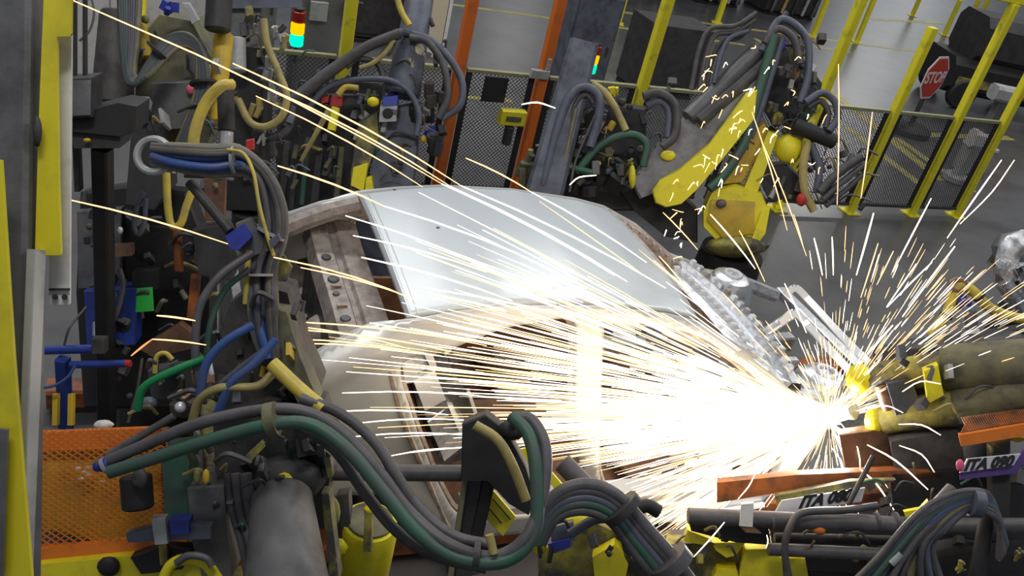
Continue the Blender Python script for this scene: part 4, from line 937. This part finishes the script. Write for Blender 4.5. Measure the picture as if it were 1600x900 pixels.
def plate(body, quad, d, nm, size, tx, ty):
    pts = [P((x, y, d)) for x, y in quad]          # tl, tr, br, bl
    ex = (pts[1]-pts[0]).normalized(); up = (pts[0]-pts[3]); n = ex.cross(up).normalized(); ey = n.cross(ex)
    o = MB().prism(pts, -n*.012).build(nm, 'plate_white', r)
    sh_ = up.dot(ex)/up.dot(ey)
    mw = Matrix((ex, ey, n)).transposed().to_4x4(); mw.translation = P((tx, ty, d)) + n*.004
    text_mesh(body, size, 'ink', o, mw, 'plate_letters', sh_*.8, .004)
    return o
o1 = plate('ITA 080', [(1222, 782), (1352, 762), (1346, 784), (1208, 806)], D+.12, 'name_plate', .085, 1286, 780)
D2 = D+.05
o2 = plate('ITA 090', [(1512, 717), (1595, 709), (1584, 727), (1500, 739)], D2, 'name_plate', .078, 1542, 724.5)
slab('plate_holder', [(1500, 739), (1584, 727), (1600, 704), (1608, 712), (1588, 740), (1500, 750)], D2+.015, .03, 'purple', r); lump('pink_clip', (1500, 727, D2-.01), 7, (.9, 1.4, .6), 'pink', r, .1)
bar('plate_arm', (1560, 735, D2+.1), (1560, 830, D+.1), 30, .05, 'darker', r)
# orange mesh bracket at right
q = P((1560, 670, 4.9)); r = thing('orange_tray', 'orange mesh tray with bright orange rim above the numbered plate', 'tray', V((q.x, q.y, 0)))
slab('tray_rim', [(1498, 680), (1605, 662), (1610, 680), (1502, 698)], 4.85, .05, 'orange', r)
g = MB()
for k in range(30):
    x = 1502+3.6*k; g.beam(P((x, 676-.17*(x-1502), 4.88)), P((x+12, 652-.13*(x-1502), 4.95)), .006, .006, FW, 0); g.beam(P((x+12, 676-.17*(x-1490), 4.88)), P((x, 652-.13*(x-1502), 4.95)), .006, .006, FW, 0)
g.build('tray_mesh', 'orange_dark', r, smooth=0, kind='stuff'); slab('tray_floor', [(1504, 672), (1530, 650), (1600, 640), (1615, 655)], 4.97, .03, 'orange_dark', r)
bar('tray_stand', (1560, 690, 4.95), (1560, 800, 5.2), 30, .06, 'dirty_yellow', r)
# big dark hose bundle at the lower right corner
q = P((1480, 880, 4.4)); r = thing('hose_bundle', 'drooping bundle of dark hoses tied at its crest over the pipe frame', 'hose bundle', V((q.x, q.y, 0)))
D = 4.4
for k in range(12):
    o_ = (k-5.5); mt = ('hose_dark', 'hose_slate', 'hose_grey', 'hose_green', 'hose_dark', 'hose_blue', 'hose_grey', 'hose_dark', 'hose_olive', 'hose_dark', 'hose_slate', 'hose_grey')[k]
    hose('hose', [(1372+o_*10+max(0, o_)*9, 925, D+.02*(k % 3)), (1412+o_*8, 865-o_*2, D+.02*(k % 3)), (1455+o_*4, 815+o_*2, D), (1498+o_*2, 785+o_*2.2, D), (1530, 782+o_*2.6, D), (1556+o_, 800+o_*3, D+.03), (1572-abs(o_)*2, 850+o_*4, D+.06)], 5.6, mt, r)
tie((1524, 786, D), (1534, 788, D), 22, 'hose_slate', r, 'hose_strap', 16); tie((1398, 872, D), (1404, 866, D), 8, 'light_grey', r, 'label_sleeve', 22)
for x, y in ((1565, 860), (1590, 865), (1500, 885)): lump('yellow_fitting', (x, y, D+.1), 9, (.7, 1.6, .7), 'dirty_yellow', r, .2)
rod('bundle_stand', (1545, 800, D+.12), (1520, 930, D+.12), 12, 'darker', r); a = P((1520, 930, D+.12)); MB().cyl(V((a.x, a.y, 0)), a, .04).build('stand_leg', 'darker', r)
# ------------------------------------------------------------------ robots on the far side of the car
# blue grey robot with the white gun block
D = 7.3
q = P((610, 300, D)); r = thing('welding_robot', 'blue grey robot with a white gun block and blue cap behind the roof', 'robot', V((q.x, q.y, 0)))
slab('arm_plate', [(594, 172), (655, 160), (652, 230), (640, 330), (572, 330), (582, 240)], D, .3, 'grey_blue', r); slab('yellow_side', [(560, 190), (590, 176), (592, 215), (575, 265), (566, 330), (545, 330), (548, 270)], D-.05, .2, 'dirty_yellow', r)
slab('yellow_foot', [(552, 262), (575, 255), (568, 300), (548, 290)], D-.08, .1, 'robot_yellow', r); slab('yellow_foot', [(572, 278), (580, 276), (584, 300), (570, 300)], D-.08, .1, 'robot_yellow', r)
pedestal(r, (608, 325, D+.15), .3, 'grey_blue')
g = slab('gun_block', [(594, 165), (621, 164), (619, 190), (592, 191)], D-.12, .12, 'light_grey', r); MB().cyl(P((606, 177, D-.14)), P((606, 177, D-.10)), pxm(D, 8), n=16).build('bore', 'darker', g)
slab('blue_cap', [(598, 152), (622, 149), (621, 164), (598, 166)], D-.13, .12, 'blue', r); lump('yellow_knob', (583, 159, D-.1), 10, (1, .8, .8), 'robot_yellow', r, .1)
rod('upper_column', (660, -20, D+.05), (628, 150, D), 20, 'grey_blue', r, 28); lump('tan_disc', (648, 78, D-.05), 15, (1, .9, .6), 'beige', r, .1); rod('tan_stub', (640, 92, D-.08), (642, 108, D-.08), 7, 'hose_tan', r)
slab('dark_body', [(440, 150), (530, 125), (600, 128), (598, 170), (560, 200), (548, 330), (440, 330), (428, 230)], D+.3, .3, 'darker', r)
slab('cross_bar', [(500, 148), (590, 150), (590, 162), (500, 166)], D-.02, .12, 'dark', r)
slab('red_block', [(518, 150), (535, 152), (534, 166), (516, 166)], D-.1, .08, 'red', r); slab('red_block', [(502, 150), (514, 150), (513, 160), (502, 162)], D-.08, .08, 'red', r)
bar('yellow_stem', (525, 168, D-.1), (518, 204, D-.1), 12, .06, 'robot_yellow', r); rod('tan_rod', (514, 172, D-.12), (470, 252, D-.12), 5, 'hose_tan', r, 3)
for k, (pts, rp, mt) in enumerate([
    ([(432, 178), (470, 150), (520, 110), (570, 75), (625, 52)], 9, 'hose_dark'), ([(445, 165), (490, 128), (540, 92), (600, 60), (630, 50)], 7, 'hose_slate'),
    ([(630, 50), (672, 62), (705, 95), (722, 130), (718, 165), (690, 185)], 6, 'hose_slate'), ([(640, 58), (668, 66), (692, 100), (700, 150), (685, 185)], 6, 'hose_dark'),
    ([(480, 172), (510, 138), (560, 124), (610, 126), (640, 145), (655, 180), (650, 212)], 5, 'hose_slate'), ([(600, 126), (630, 132), (648, 158), (654, 195)], 4, 'hose_green'),
    ([(620, 55), (602, 82), (580, 100), (562, 106)], 4, 'hose_tan'), ([(528, 148), (540, 136), (560, 138)], 5, 'hose_yellow'), ([(540, 105), (560, 92), (590, 100), (600, 125)], 5, 'hose_dark'),
    ([(620, -5), (628, 20), (640, 40)], 5, 'hose_yellow')]):
    hose('hose', [(x, y, D-.15+.02*(k % 3)) for x, y in pts], rp, mt, r)
for x, y, w_, mt in [(663, 88, 12, 'galv'), (640, 128, 9, 'olive'), (664, 136, 8, 'light_grey'), (680, 150, 20, 'grime'), (668, 172, 10, 'light_grey'), (672, 205, 12, 'blue'), (600, 65, 8, 'light_grey'), (500, 200, 16, 'dark'), (660, 175, 24, 'dark'), (675, 230, 26, 'dark')]:
    lump('fitting', (x, y, D), w_, (1, .9, .8), mt, r, .4)
for x, y0, y1, w_, mt in [(450, 220, 300, 10, 'grime'), (465, 235, 300, 8, 'dark'), (535, 230, 290, 9, 'olive'), (500, 240, 300, 12, 'dark'), (482, 215, 290, 7, 'hose_green')]: bar('linkage', (x, y0, D+.05), (x-10, y1+30, D+.05), w_, .05, mt, r)
clutter(r, 440, 120, 600, 300, D-.02, 50, DK+['light_grey'], 21, .45); clutter(r, 600, 40, 700, 280, D-.02, 26, MX, 22)
# tan hose loops left, hung from a grey beam
D = 6.2
q = P((400, 200, D)); r = thing('hose_rack', 'grey hanging rack with tan hoses curving down beside the cabinets', 'rack', V((q.x, q.y, 0)))
hose('tan_hose', [(412, 30, D), (418, 70, D), (436, 115, D), (448, 150, D), (440, 182, D), (415, 198, D), (390, 190, D), (372, 155, D)], 6, 'hose_tan', r)
hose('dark_hose', [(455, 165, D+.1), (448, 200, D+.1), (425, 215, D+.1), (395, 208, D+.1)], 8, 'hose_dark', r)
slab('grey_beam', [(345, -20), (470, -20), (470, 12), (345, 14)], D+.1, .15, 'grey_blue', r); slab('grey_drop', [(362, 10), (408, 8), (402, 82), (360, 84)], D+.15, .1, 'grey_cab', r)
rod('steel_tube', (371, 60, D), (372, 112, D), 13, 'light_grey', r)
for k, (x, y) in enumerate([(430, 55), (442, 70), (418, 110), (410, 130), (425, 150), (400, 170), (410, 215), (425, 235)]): lump('fitting', (x, y, D+.06), 10+k % 3*3, (.7, 1.4, .7), ('light_grey', 'hose_tan', 'light_grey', 'grime')[k % 4], r, .4)
bar('rack_post', (395, 80, D+.25), (385, 330, D+.25), 60, .2, 'darker', r); a = P((385, 330, D+.25)); MB().cyl(V((a.x, a.y, 0)), a, .1).build('rack_leg', 'dark', r)

clutter(r, 360, 20, 470, 290, D+.08, 30, MX, 23)
# slim robot with the tan hose, centre right
D = 7.6
q = P((860, 290, D)); r = thing('welding_robot', 'slate robot column with looping hoses beside the second orange post', 'robot', V((q.x, q.y, 0)))
bar('column', (912, 70, D+.05), (840, 340, D), 46, .25, 'grey_blue', r, taper=1.3); pedestal(r, (845, 330, D+.2), .28, 'grey_blue')
for k, (pts, rp, mt) in enumerate([
    ([(848, 290), (868, 210), (888, 155), (912, 136), (935, 150), (935, 185), (922, 230)], 7, 'hose_slate'), ([(870, 290), (885, 220), (898, 165), (915, 148), (928, 162)], 5, 'hose_dark'),
    ([(925, 130), (945, 145), (962, 170), (978, 204)], 6, 'hose_tan'), ([(872, 300), (885, 240), (900, 170)], 3, 'hose_olive'),
    ([(850, 275), (870, 255), (895, 262), (925, 270)], 5, 'hose_green'), ([(900, 270), (940, 225), (985, 210), (1010, 225), (1005, 260)], 6, 'hose_green'),
    ([(1005, 150), (1030, 145), (1055, 165), (1055, 210), (1035, 230)], 7, 'hose_dark'), ([(1010, 165), (1030, 158), (1045, 175), (1043, 215)], 6, 'hose_slate'),
    ([(920, 215), (935, 180), (930, 165)], 5, 'hose_slate'), ([(890, 300), (900, 250), (930, 180)], 2, 'hose_grey')]):
    hose('hose', [(x, y, D-.12+.03*(k % 3)) for x, y in pts], rp, mt, r)
for x, y, w_, sq, mt in [(882, 226, 10, (.8, 1.5, .7), 'robot_yellow'), (862, 282, 10, (.7, 1.6, .7), 'dirty_yellow'), (958, 141, 11, (1.2, .8, .8), 'robot_yellow'), (910, 218, 8, (1, .9, .8), 'light_grey'), (922, 216, 5, (1, .9, .8), 'galv_plain'), (936, 185, 14, (1, 1.2, .8), 'grey_blue'), (830, 240, 9, (1, 1, .8), 'dirty_yellow'), (945, 240, 16, (1, .8, .8), 'olive'), (920, 250, 22, (1.2, .8, .8), 'dark'), (955, 262, 18, (1.2, 1, .8), 'darker'), (985, 265, 10, (.7, 1.8, .7), 'dirty_yellow'), (820, 270, 20, (1, 1.6, .8), 'olive'), (940, 290, 30, (1.6, .8, .8), 'darker')]: lump('fitting', (x, y, D+.06), w_, sq, mt, r, .3)
slab('dark_body', [(880, 200), (940, 160), (1010, 170), (1010, 330), (870, 330)], D+.25, .25, 'darker', r)

clutter(r, 860, 150, 1010, 300, D+.02, 46, MX, 24, .5); clutter(r, 1000, 130, 1070, 240, D+.1, 14, DK, 25, .6)
# the big yellow robot
D = 7.7
q = P((1140, 380, D+.3)); r = thing('welding_robot', 'big yellow robot with a grey topped arm leaning over the windshield', 'robot', V((q.x, q.y, 0)))
slab('arm_top', [(985, 285), (1000, 262), (1058, 196), (1100, 168), (1150, 140), (1186, 108), (1198, 120), (1178, 160), (1110, 235), (1060, 275), (1030, 300), (1000, 312)], D-.1, .35, 'arm_grey', r)
slab('arm_yellow', [(1019, 300), (1030, 284), (1058, 268), (1108, 226), (1166, 146), (1184, 140), (1180, 185), (1124, 256), (1088, 298), (1064, 320), (1040, 325), (1024, 318)], D-.2, .3, 'robot_yellow', r)
lump('yellow_eye', (988, 276, D-.2), 10, (.55, 1.9, .8), 'robot_yellow', r, .05); lump('yellow_badge', (1044, 243, D-.12), 10, (1.2, .8, .4), 'robot_yellow', r, .2)
rod('arm_rod', (1185, 75, D-.05), (1075, 185, D-.1), 14, 'grey', r, 14); rod('arm_rod', (1200, 95, D-.05), (1090, 190, D-.12), 12, 'hose_dark', r)
slab('shoulder', [(960, 285), (1000, 262), (1050, 290), (1090, 330), (1090, 380), (1040, 370), (990, 330)], D+.1, .3, 'darker', r)
slab('yellow_body', [(1098, 330), (1112, 298), (1150, 290), (1190, 302), (1200, 325), (1190, 372), (1170, 392), (1130, 388), (1098, 355)], D-.05, .45, 'robot_yellow', r)
slab('body_face', [(1112, 312), (1180, 316), (1178, 365), (1130, 372), (1106, 345)], D-.075, .04, 'robot_amber', r); lump('body_bolt', (1127, 318, D-.1), 7, (1.2, 1, .6), 'grey', r, .1)
lump('body_skirt', (1148, 385, D+.05), 52, (1.0, .35, .8), 'dirty_yellow', r, .1); pedestal(r, (1145, 392, D+.2), .34, 'darker')
slab('yellow_rib', [(1160, 300), (1200, 205), (1216, 210), (1184, 300)], D-.02, .12, 'robot_yellow', r); slab('amber_rib', [(1120, 290), (1150, 230), (1195, 190), (1200, 215), (1160, 285)], D+.05, .2, 'robot_amber', r)
slab('yellow_flange', [(1190, 330), (1204, 322), (1196, 365), (1176, 392), (1172, 380)], D-.08, .06, 'robot_yellow', r)
lump('yellow_motor', (1232, 232, D), 22, (1, 1.1, .9), 'robot_yellow', r, .1); rod('yellow_motor_tail', (1232, 230, D), (1252, 190, D), 14, 'dirty_yellow', r); slab('yellow_gusset', [(1262, 190), (1285, 165), (1280, 185), (1264, 202)], D, .08, 'robot_yellow', r)
slab('dark_gearbox', [(1180, 262), (1230, 258), (1262, 290), (1250, 320), (1200, 312)], D, .3, 'darker', r); slab('rear_block', [(1180, 80), (1240, 70), (1285, 130), (1275, 180), (1210, 200), (1185, 160)], D+.2, .3, 'darker', r)
rod('black_axle', (1240, 195, D-.1), (1305, 222, D-.1), 12, 'darker', r); lump('blue_plug', (1219, 72, D-.1), 9, (1, 1, 1), 'blue', r, .1); lump('red_plug', (1212, 60, D-.1), 8, (1, .9, 1), 'red', r, .1); lump('red_plug', (1252, 312, D-.1), 8, (1, 1.3, 1), 'red', r, .1)
for k, (pts, rp, mt) in enumerate([
    ([(1210, 55), (1195, 110), (1178, 170), (1162, 225), (1130, 275), (1108, 295)], 8, 'hose_green'), ([(1222, 60), (1205, 115), (1190, 165), (1172, 215)], 6, 'hose_slate'),
    ([(1262, 222), (1255, 260), (1258, 300), (1272, 330)], 7, 'hose_tan'), ([(1258, 160), (1285, 145), (1305, 160), (1308, 185), (1295, 205)], 6, 'hose_slate'), ([(1262, 168), (1282, 158), (1294, 175), (1290, 200)], 5, 'hose_dark'),
    ([(1268, 225), (1280, 262), (1276, 300)], 6, 'hose_slate'), ([(1280, 300), (1310, 270), (1345, 245)], 7, 'hose_dark'), ([(1285, 312), (1315, 285), (1352, 255)], 5, 'hose_grey'), ([(1290, 322), (1318, 300), (1350, 270)], 4, 'hose_dark'),
    ([(1195, 68), (1215, 45), (1240, 60), (1250, 100)], 6, 'hose_dark'), ([(1190, 80), (1220, 30), (1260, 60), (1262, 120), (1250, 160)], 6, 'hose_slate'), ([(1230, 20), (1205, 50), (1190, 75)], 5, 'hose_dark'),
    ([(1182, 20), (1150, 40), (1110, 45), (1092, 80), (1080, 140)], 4, 'hose_dark'), ([(1180, 30), (1150, 50), (1118, 55), (1102, 90), (1092, 138)], 4, 'hose_grey'), ([(1176, 38), (1155, 58), (1128, 66), (1112, 95), (1104, 135)], 4, 'hose_dark'), ([(1170, 48), (1140, 60), (1125, 90), (1115, 130)], 4, 'hose_slate')]):
    hose('hose', [(x, y, D-.15+.03*(k % 3)) for x, y in pts], rp, mt, r)
for x, y, w_, mt in [(1230, 110, 16, 'grey'), (1250, 130, 14, 'grime'), (1240, 150, 16, 'dark'), (1218, 182, 14, 'dirty_yellow'), (1270, 205, 12, 'dirty_yellow'), (1300, 300, 16, 'dark'), (1218, 320, 10, 'robot_yellow'), (1228, 305, 9, 'dirty_yellow'), (1206, 170, 12, 'olive'), (1255, 165, 10, 'grey_blue')]: lump('fitting', (x, y, D), w_, (1, .9, .8), mt, r, .45)

clutter(r, 1190, 60, 1290, 320, D+.02, 46, MX, 26, .45); clutter(r, 1090, 220, 1190, 300, D+.02, 12, MX, 27, .3); clutter(r, 1280, 230, 1350, 330, D+.05, 14, DK, 28, .7)
# ------------------------------------------------------------------ sparks from the weld
W = CO + CA*1.95 - CB*.90 + Z*1.0
lt = bpy.data.lights.new('weld_arc', 'POINT'); lt.energy = 85; lt.color = (1.0, .95, .88); lt.shadow_soft_size = .12
lo = bpy.data.objects.new('weld_arc', lt); col.objects.link(lo); lo.location = W - CB*.12 - CA*.1
random.seed(21)
fl_ = MB()
for k in range(26):
    a = random.uniform(0, 6.28); e = random.uniform(-.9, .9); d = V((math.cos(a)*math.cos(e), math.sin(a)*math.cos(e), math.sin(e)))
    L = random.uniform(.03, .12); fl_.tube([W, W+d*L*.5, W+d*L], [.02, .012, .001], 5)
fl_.blob(W, .028, (1.2, 1, 1), 12, 8, .6)
tag(fl_.build('weld_flash', 'flash'), 'blinding white weld flash at the gun tip on the car side', 'weld flash')
def path(d, speed, t0, t1, g=9.0, n=4, drag=.0):
    out = []
    for i in range(n+1):
        t = t0+(t1-t0)*i/n; out.append(W + d*speed*t - Z*(.5*g*t*t))
    return out
REAR, OUT, FRONT, UP = -CA, -CB, CA, Z
def fan(out, ang): return (REAR + OUT*out + UP*(.9*out + .06 + ang)).normalized()
def rdir():
    """one spark direction: mostly a dense fan to the rear along the car side"""
    u = random.random()
    if u < .70:
        out = min(.34, abs(random.gauss(.08, .12)))
        ang = random.gauss(.06, .17) if random.random() < .62 else random.uniform(-.42, .48)
        return fan(out, ang), 'fan', ang
    if u < .955:
        d = UP*random.uniform(.5, 1.1) + FRONT*random.uniform(-.8, .75) + OUT*random.uniform(-.15, .35); kind = 'up'
    else:
        d = FRONT*random.uniform(-.6, .7) - UP*random.uniform(.2, .9) + OUT*random.uniform(.1, .6); kind = 'down'
    return d.normalized(), kind, 0
def spark_pts():
    d, kind, ang = rdir(); sp = random.uniform(14, 22) if kind == 'fan' else random.uniform(7, 12)
    reach = {'fan': 3.1, 'up': 1.35, 'down': .75}[kind]
    if kind == 'fan': reach = 2.5 if ang > .12 else (2.0 if ang > -.02 else 2.0*max(.32, 1+(ang+.02)*3.0))
    a = reach*random.random()**1.55; b = a + random.uniform(.12, .5)*(1+.5*a if kind == 'fan' else .5)
    if kind == 'fan' and ang > -.05 and random.random() < .07: a = random.uniform(0, 1.8); b = a+random.uniform(.6, 1.5)
    rad = random.uniform(.0011, .0025)*(1.15 if kind == 'fan' else .95)
    return path(d, sp, a/sp, b/sp), rad, kind, a
def ok_path(pts):
    for p in pts:
        q = p-CO; x, y, z_ = q.dot(CA), q.dot(CB), q.z
        if z_ < .05: return False
        if -1.6 < x < 1.98 and abs(y) < .88 and .15 < z_ < 1.75 and y > -.87: return False
    return True
stuff = {'spark_hot': MB(), 'spark_warm': MB()}
cand = []
N_SP = 2700
while len(cand) < N_SP:
    pts, rad, kind, a = spark_pts()
    if not ok_path(pts): continue
    cand.append((pts, rad, kind, a))
# the dense white heart of the spray
for k in range(1900):
    d = fan(min(.3, abs(random.gauss(.06, .10))), random.gauss(.06, .12))
    a = 1.45*random.random()**1.15; b = a+random.uniform(.1, .35); pts = path(d, 18, a/18, b/18)
    if ok_path(pts): cand.append((pts, random.uniform(.0018, .0036), 'core', a))
for k in range(620):
    ang = random.uniform(-.95, -.12); d = fan(random.uniform(.02, .3), ang)
    a = 1.5*(1.0+ang*.35)*random.random()**.85; b = a+random.uniform(.1, .35); pts = path(d, 14, a/14, b/14)
    if ok_path(pts): cand.append((pts, random.uniform(.0012, .0026), 'fan', a))
sparks = []
def add_spark(pts, rad, mt, label, group):
    n = len(pts); rs = [rad*(.35+.65*math.sin(math.pi*(.12+.8*i/(n-1)))) for i in range(n)]
    o = MB().tube(pts, rs, 5).build('spark_streak', mt, None, smooth=60)
    tag(o, label, 'spark', group)
LAB = 'thin glowing streak of a flying weld spark'; GRP = 'weld sparks'
# long single streaks the photograph shows
n_big = 0
def pix_spark(a, b, mt='spark_hot', rp=1.3, mid=None, label=LAB, group=GRP):
    global n_big
    p0, p1 = P(a), P(b); pts = [p0, p1] if mid is None else [p0, P(mid), p1]
    if mid is None: pts = [p0.lerp(p1, t) + Z*(.02*(p1-p0).length*4*t*(1-t)) for t in (0, .25, .5, .75, 1)]
    else: pts = spline(pts, 3)
    add_spark(pts, pxm((a[2]+b[2])/2, rp), mt, label, group); n_big += 1
for a, b, mt, rp in [((115, 1, 2.9), (690, 287, 4.3), 'spark_warm', 1.3), ((690, 287, 4.3), (960, 430, 4.9), 'spark_hot', 1.4), ((364, 99, 3.3), (720, 290, 4.4), 'spark_warm', 1.4), ((720, 290, 4.4), (1040, 450, 5.0), 'spark_hot', 1.4),
                     ((384, 122, 3.4), (705, 292, 4.4), 'spark_warm', 1.3), ((705, 292, 4.4), (980, 440, 5.0), 'spark_hot', 1.2), ((400, 150, 3.5), (660, 292, 4.3), 'spark_warm', 1.1), ((434, 259, 3.6), (600, 322, 4.1), 'spark_warm', 1.6), ((600, 322, 4.1), (860, 420, 4.8), 'spark_hot', 1.4),
                     ((99, 310, 2.7), (356, 381, 3.05), 'spark_warm', 1.4), ((245, 493, 2.8), (305, 501, 2.9), 'spark_warm', 1.6), ((238, 530, 2.8), (322, 539, 2.95), 'spark_warm', 1.3), ((205, 556, 2.78), (238, 530, 2.8), 'spark_red', 1.6),
                     ((428, 402, 3.05), (650, 470, 4.1), 'spark_warm', 1.3), ((470, 418, 3.6), (640, 464, 4.1), 'spark_warm', 1.2), ((565, 402, 4.0), (800, 470, 4.6), 'spark_hot', 1.5), ((552, 368, 4.0), (760, 425, 4.6), 'spark_hot', 1.2), ((540, 337, 4.0), (790, 430, 4.6), 'spark_hot', 1.2),
                     ((665, 450, 4.3), (960, 515, 4.9), 'spark_hot', 1.4), ((668, 458, 4.3), (900, 520, 4.9), 'spark_hot', 1.6), ((728, 247, 4.4), (830, 300, 4.8), 'spark_warm', 1.2), ((830, 300, 4.8), (1010, 410, 5.2), 'spark_hot', 1.2),
                     ((450, 502, 3.6), (760, 540, 4.5), 'spark_warm', 1.3), ((450, 508, 3.6), (640, 545, 4.2), 'spark_warm', 1.2), ((452, 514, 3.6), (700, 548, 4.3), 'spark_warm', 1.3), ((452, 530, 3.6), (640, 548, 4.2), 'spark_warm', 1.1), ((452, 536, 3.6), (690, 556, 4.3), 'spark_warm', 1.2), ((462, 560, 3.6), (490, 565, 3.7), 'spark_warm', 1.1),
                     ((525, 643, 3.5), (700, 648, 4.2), 'spark_hot', 1.2), ((560, 661, 3.6), (730, 657, 4.3), 'spark_hot', 1.1), ((555, 682, 3.6), (730, 680, 4.3), 'spark_hot', 1.1), ((612, 712, 3.7), (720, 700, 4.2), 'spark_hot', 1.1), ((520, 697, 3.4), (545, 695, 3.5), 'spark_red', 1.5), ((535, 614, 3.6), (780, 622, 4.4), 'spark_hot', 1.1)]:
    pix_spark(a, b, mt, rp)
D = 5.5
for a, b, rp in [((1310, 100), (1308, 320), .9), ((1363, 175), (1345, 310), 1.0), ((1175, 175), (1230, 360), .9), ((1565, 250), (1480, 372), 1.2), ((1492, 385), (1410, 495), 1.5), ((1455, 310), (1395, 425), 1.2), ((1365, 333), (1338, 430), 1.5), ((1272, 372), (1285, 430), 1.3),
                 ((1456, 410), (1386, 480), 1.2), ((1432, 412), (1385, 480), 1.1), ((1110, 335), (1180, 420), 1.2), ((1155, 360), (1195, 440), 1.0), ((1036, 332), (1090, 390), 1.0), ((1030, 400), (1080, 460), 1.0), ((1226, 443), (1260, 520), 1.2), ((1395, 508), (1350, 560), 1.6), ((1478, 508), (1412, 556), 1.3), ((1300, 370), (1302, 430), 1.2), ((1396, 392), (1370, 445), 1.0), ((1372, 380), (1345, 465), 1.0), ((1240, 335), (1255, 385), .8), ((1190, 220), (1260, 400), .8)]:
    pix_spark((*a, D), (*b, D+.05), 'spark_hot' if rp > 1 else 'spark_warm', rp)
for a, m_, b, rp in [((1310, 657, 5.4), (1340, 700, 5.35), (1345, 758, 5.3), 1.0), ((1355, 695, 5.2), (1400, 720, 5.15), (1450, 765, 5.1), 1.3), ((1343, 732, 5.1), (1370, 757, 5.05), (1397, 797, 5.0), 1.3), ((1404, 663, 5.1), (1440, 664, 5.05), (1470, 680, 5.0), 1.1), ((1405, 696, 5.1), (1440, 710, 5.05), (1460, 738, 5.0), 1.0), ((1355, 640, 5.25), (1385, 634, 5.2), (1411, 645, 5.15), 1.0), ((1300, 700, 5.4), (1316, 725, 5.35), (1318, 757, 5.3), 1.0), ((1410, 612, 5.05), (1438, 596, 5.0), (1470, 600, 4.98), 1.0), ((815, 163, 6.4), (840, 160, 6.4), (868, 169, 6.4), 1.3), ((890, 289, 6.4), (905, 277, 6.4), (932, 274, 6.4), 1.1), ((1180, 740, 4.6), (1170, 760, 4.6), (1153, 780, 4.6), 1.0), ((1132, 816, 4.5), (1110, 842, 4.5), (1084, 870, 4.5), 1.1), ((1198, 836, 4.5), (1200, 846, 4.5), (1197, 856, 4.5), .9), ((1585, 250, 6), (1550, 300, 6), (1500, 350, 6), .9)]:
    pix_spark(a, b, 'spark_hot', rp, m_)
# bouncing bits in front of the yellow robot
LAB2 = 'short hooked spark bit bouncing in front of the yellow robot'; GRP2 = 'spark bits by the yellow robot'
random.seed(4)
for k in range(78):
    if k < 46: t = random.random(); x = 1040+140*t+random.gauss(0, 22); y = 365-200*t+random.gauss(0, 28)
    else: x = random.uniform(1090, 1290); y = random.uniform(75, 300)
    dd = random.uniform(6.3, 6.7); a = random.uniform(.7, 1.5) if random.random() < .75 else random.uniform(-.6, .3); L = random.uniform(6, 16)
    dx, dy = math.cos(a)*L, -math.sin(a)*L; kx, ky = random.uniform(-3, 5), random.uniform(-4, 6)
    pix_spark((x, y, dd), (x+dx+kx, y+dy+ky, dd), random.choice(['spark_hot', 'spark_warm', 'spark_warm']), random.uniform(.6, 1.1), (x+dx, y+dy, dd), LAB2, GRP2)
n_single = max(0, 300-n_big+78)
order = sorted(range(len(cand)), key=lambda i: -(cand[i][0][0]-cand[i][0][-1]).length*cand[i][1])
big = set(order[:n_single])
for i, (pts, rad, kind, a) in enumerate(cand):
    if kind == 'core': mt = 'spark_hot'
    elif kind == 'fan': mt = 'spark_hot' if random.random() < .62 else 'spark_warm'
    else: mt = 'spark_warm' if random.random() < .6 else 'spark_hot'
    if i in big: add_spark(pts, rad, mt, LAB, GRP)
    else: stuff[mt].tube(pts, [rad*.4, rad, rad, rad*.9, rad*.3], 4, False)
tag(stuff['spark_hot'].build('spark_spray', 'spark_hot', None, smooth=0), 'dense white spray of countless fine weld sparks along the car side', 'spark spray', kind='stuff')
tag(stuff['spark_warm'].build('spark_spray', 'spark_warm', None, smooth=0), 'scattered amber spray of countless fine weld sparks round the burst', 'spark spray', kind='stuff')
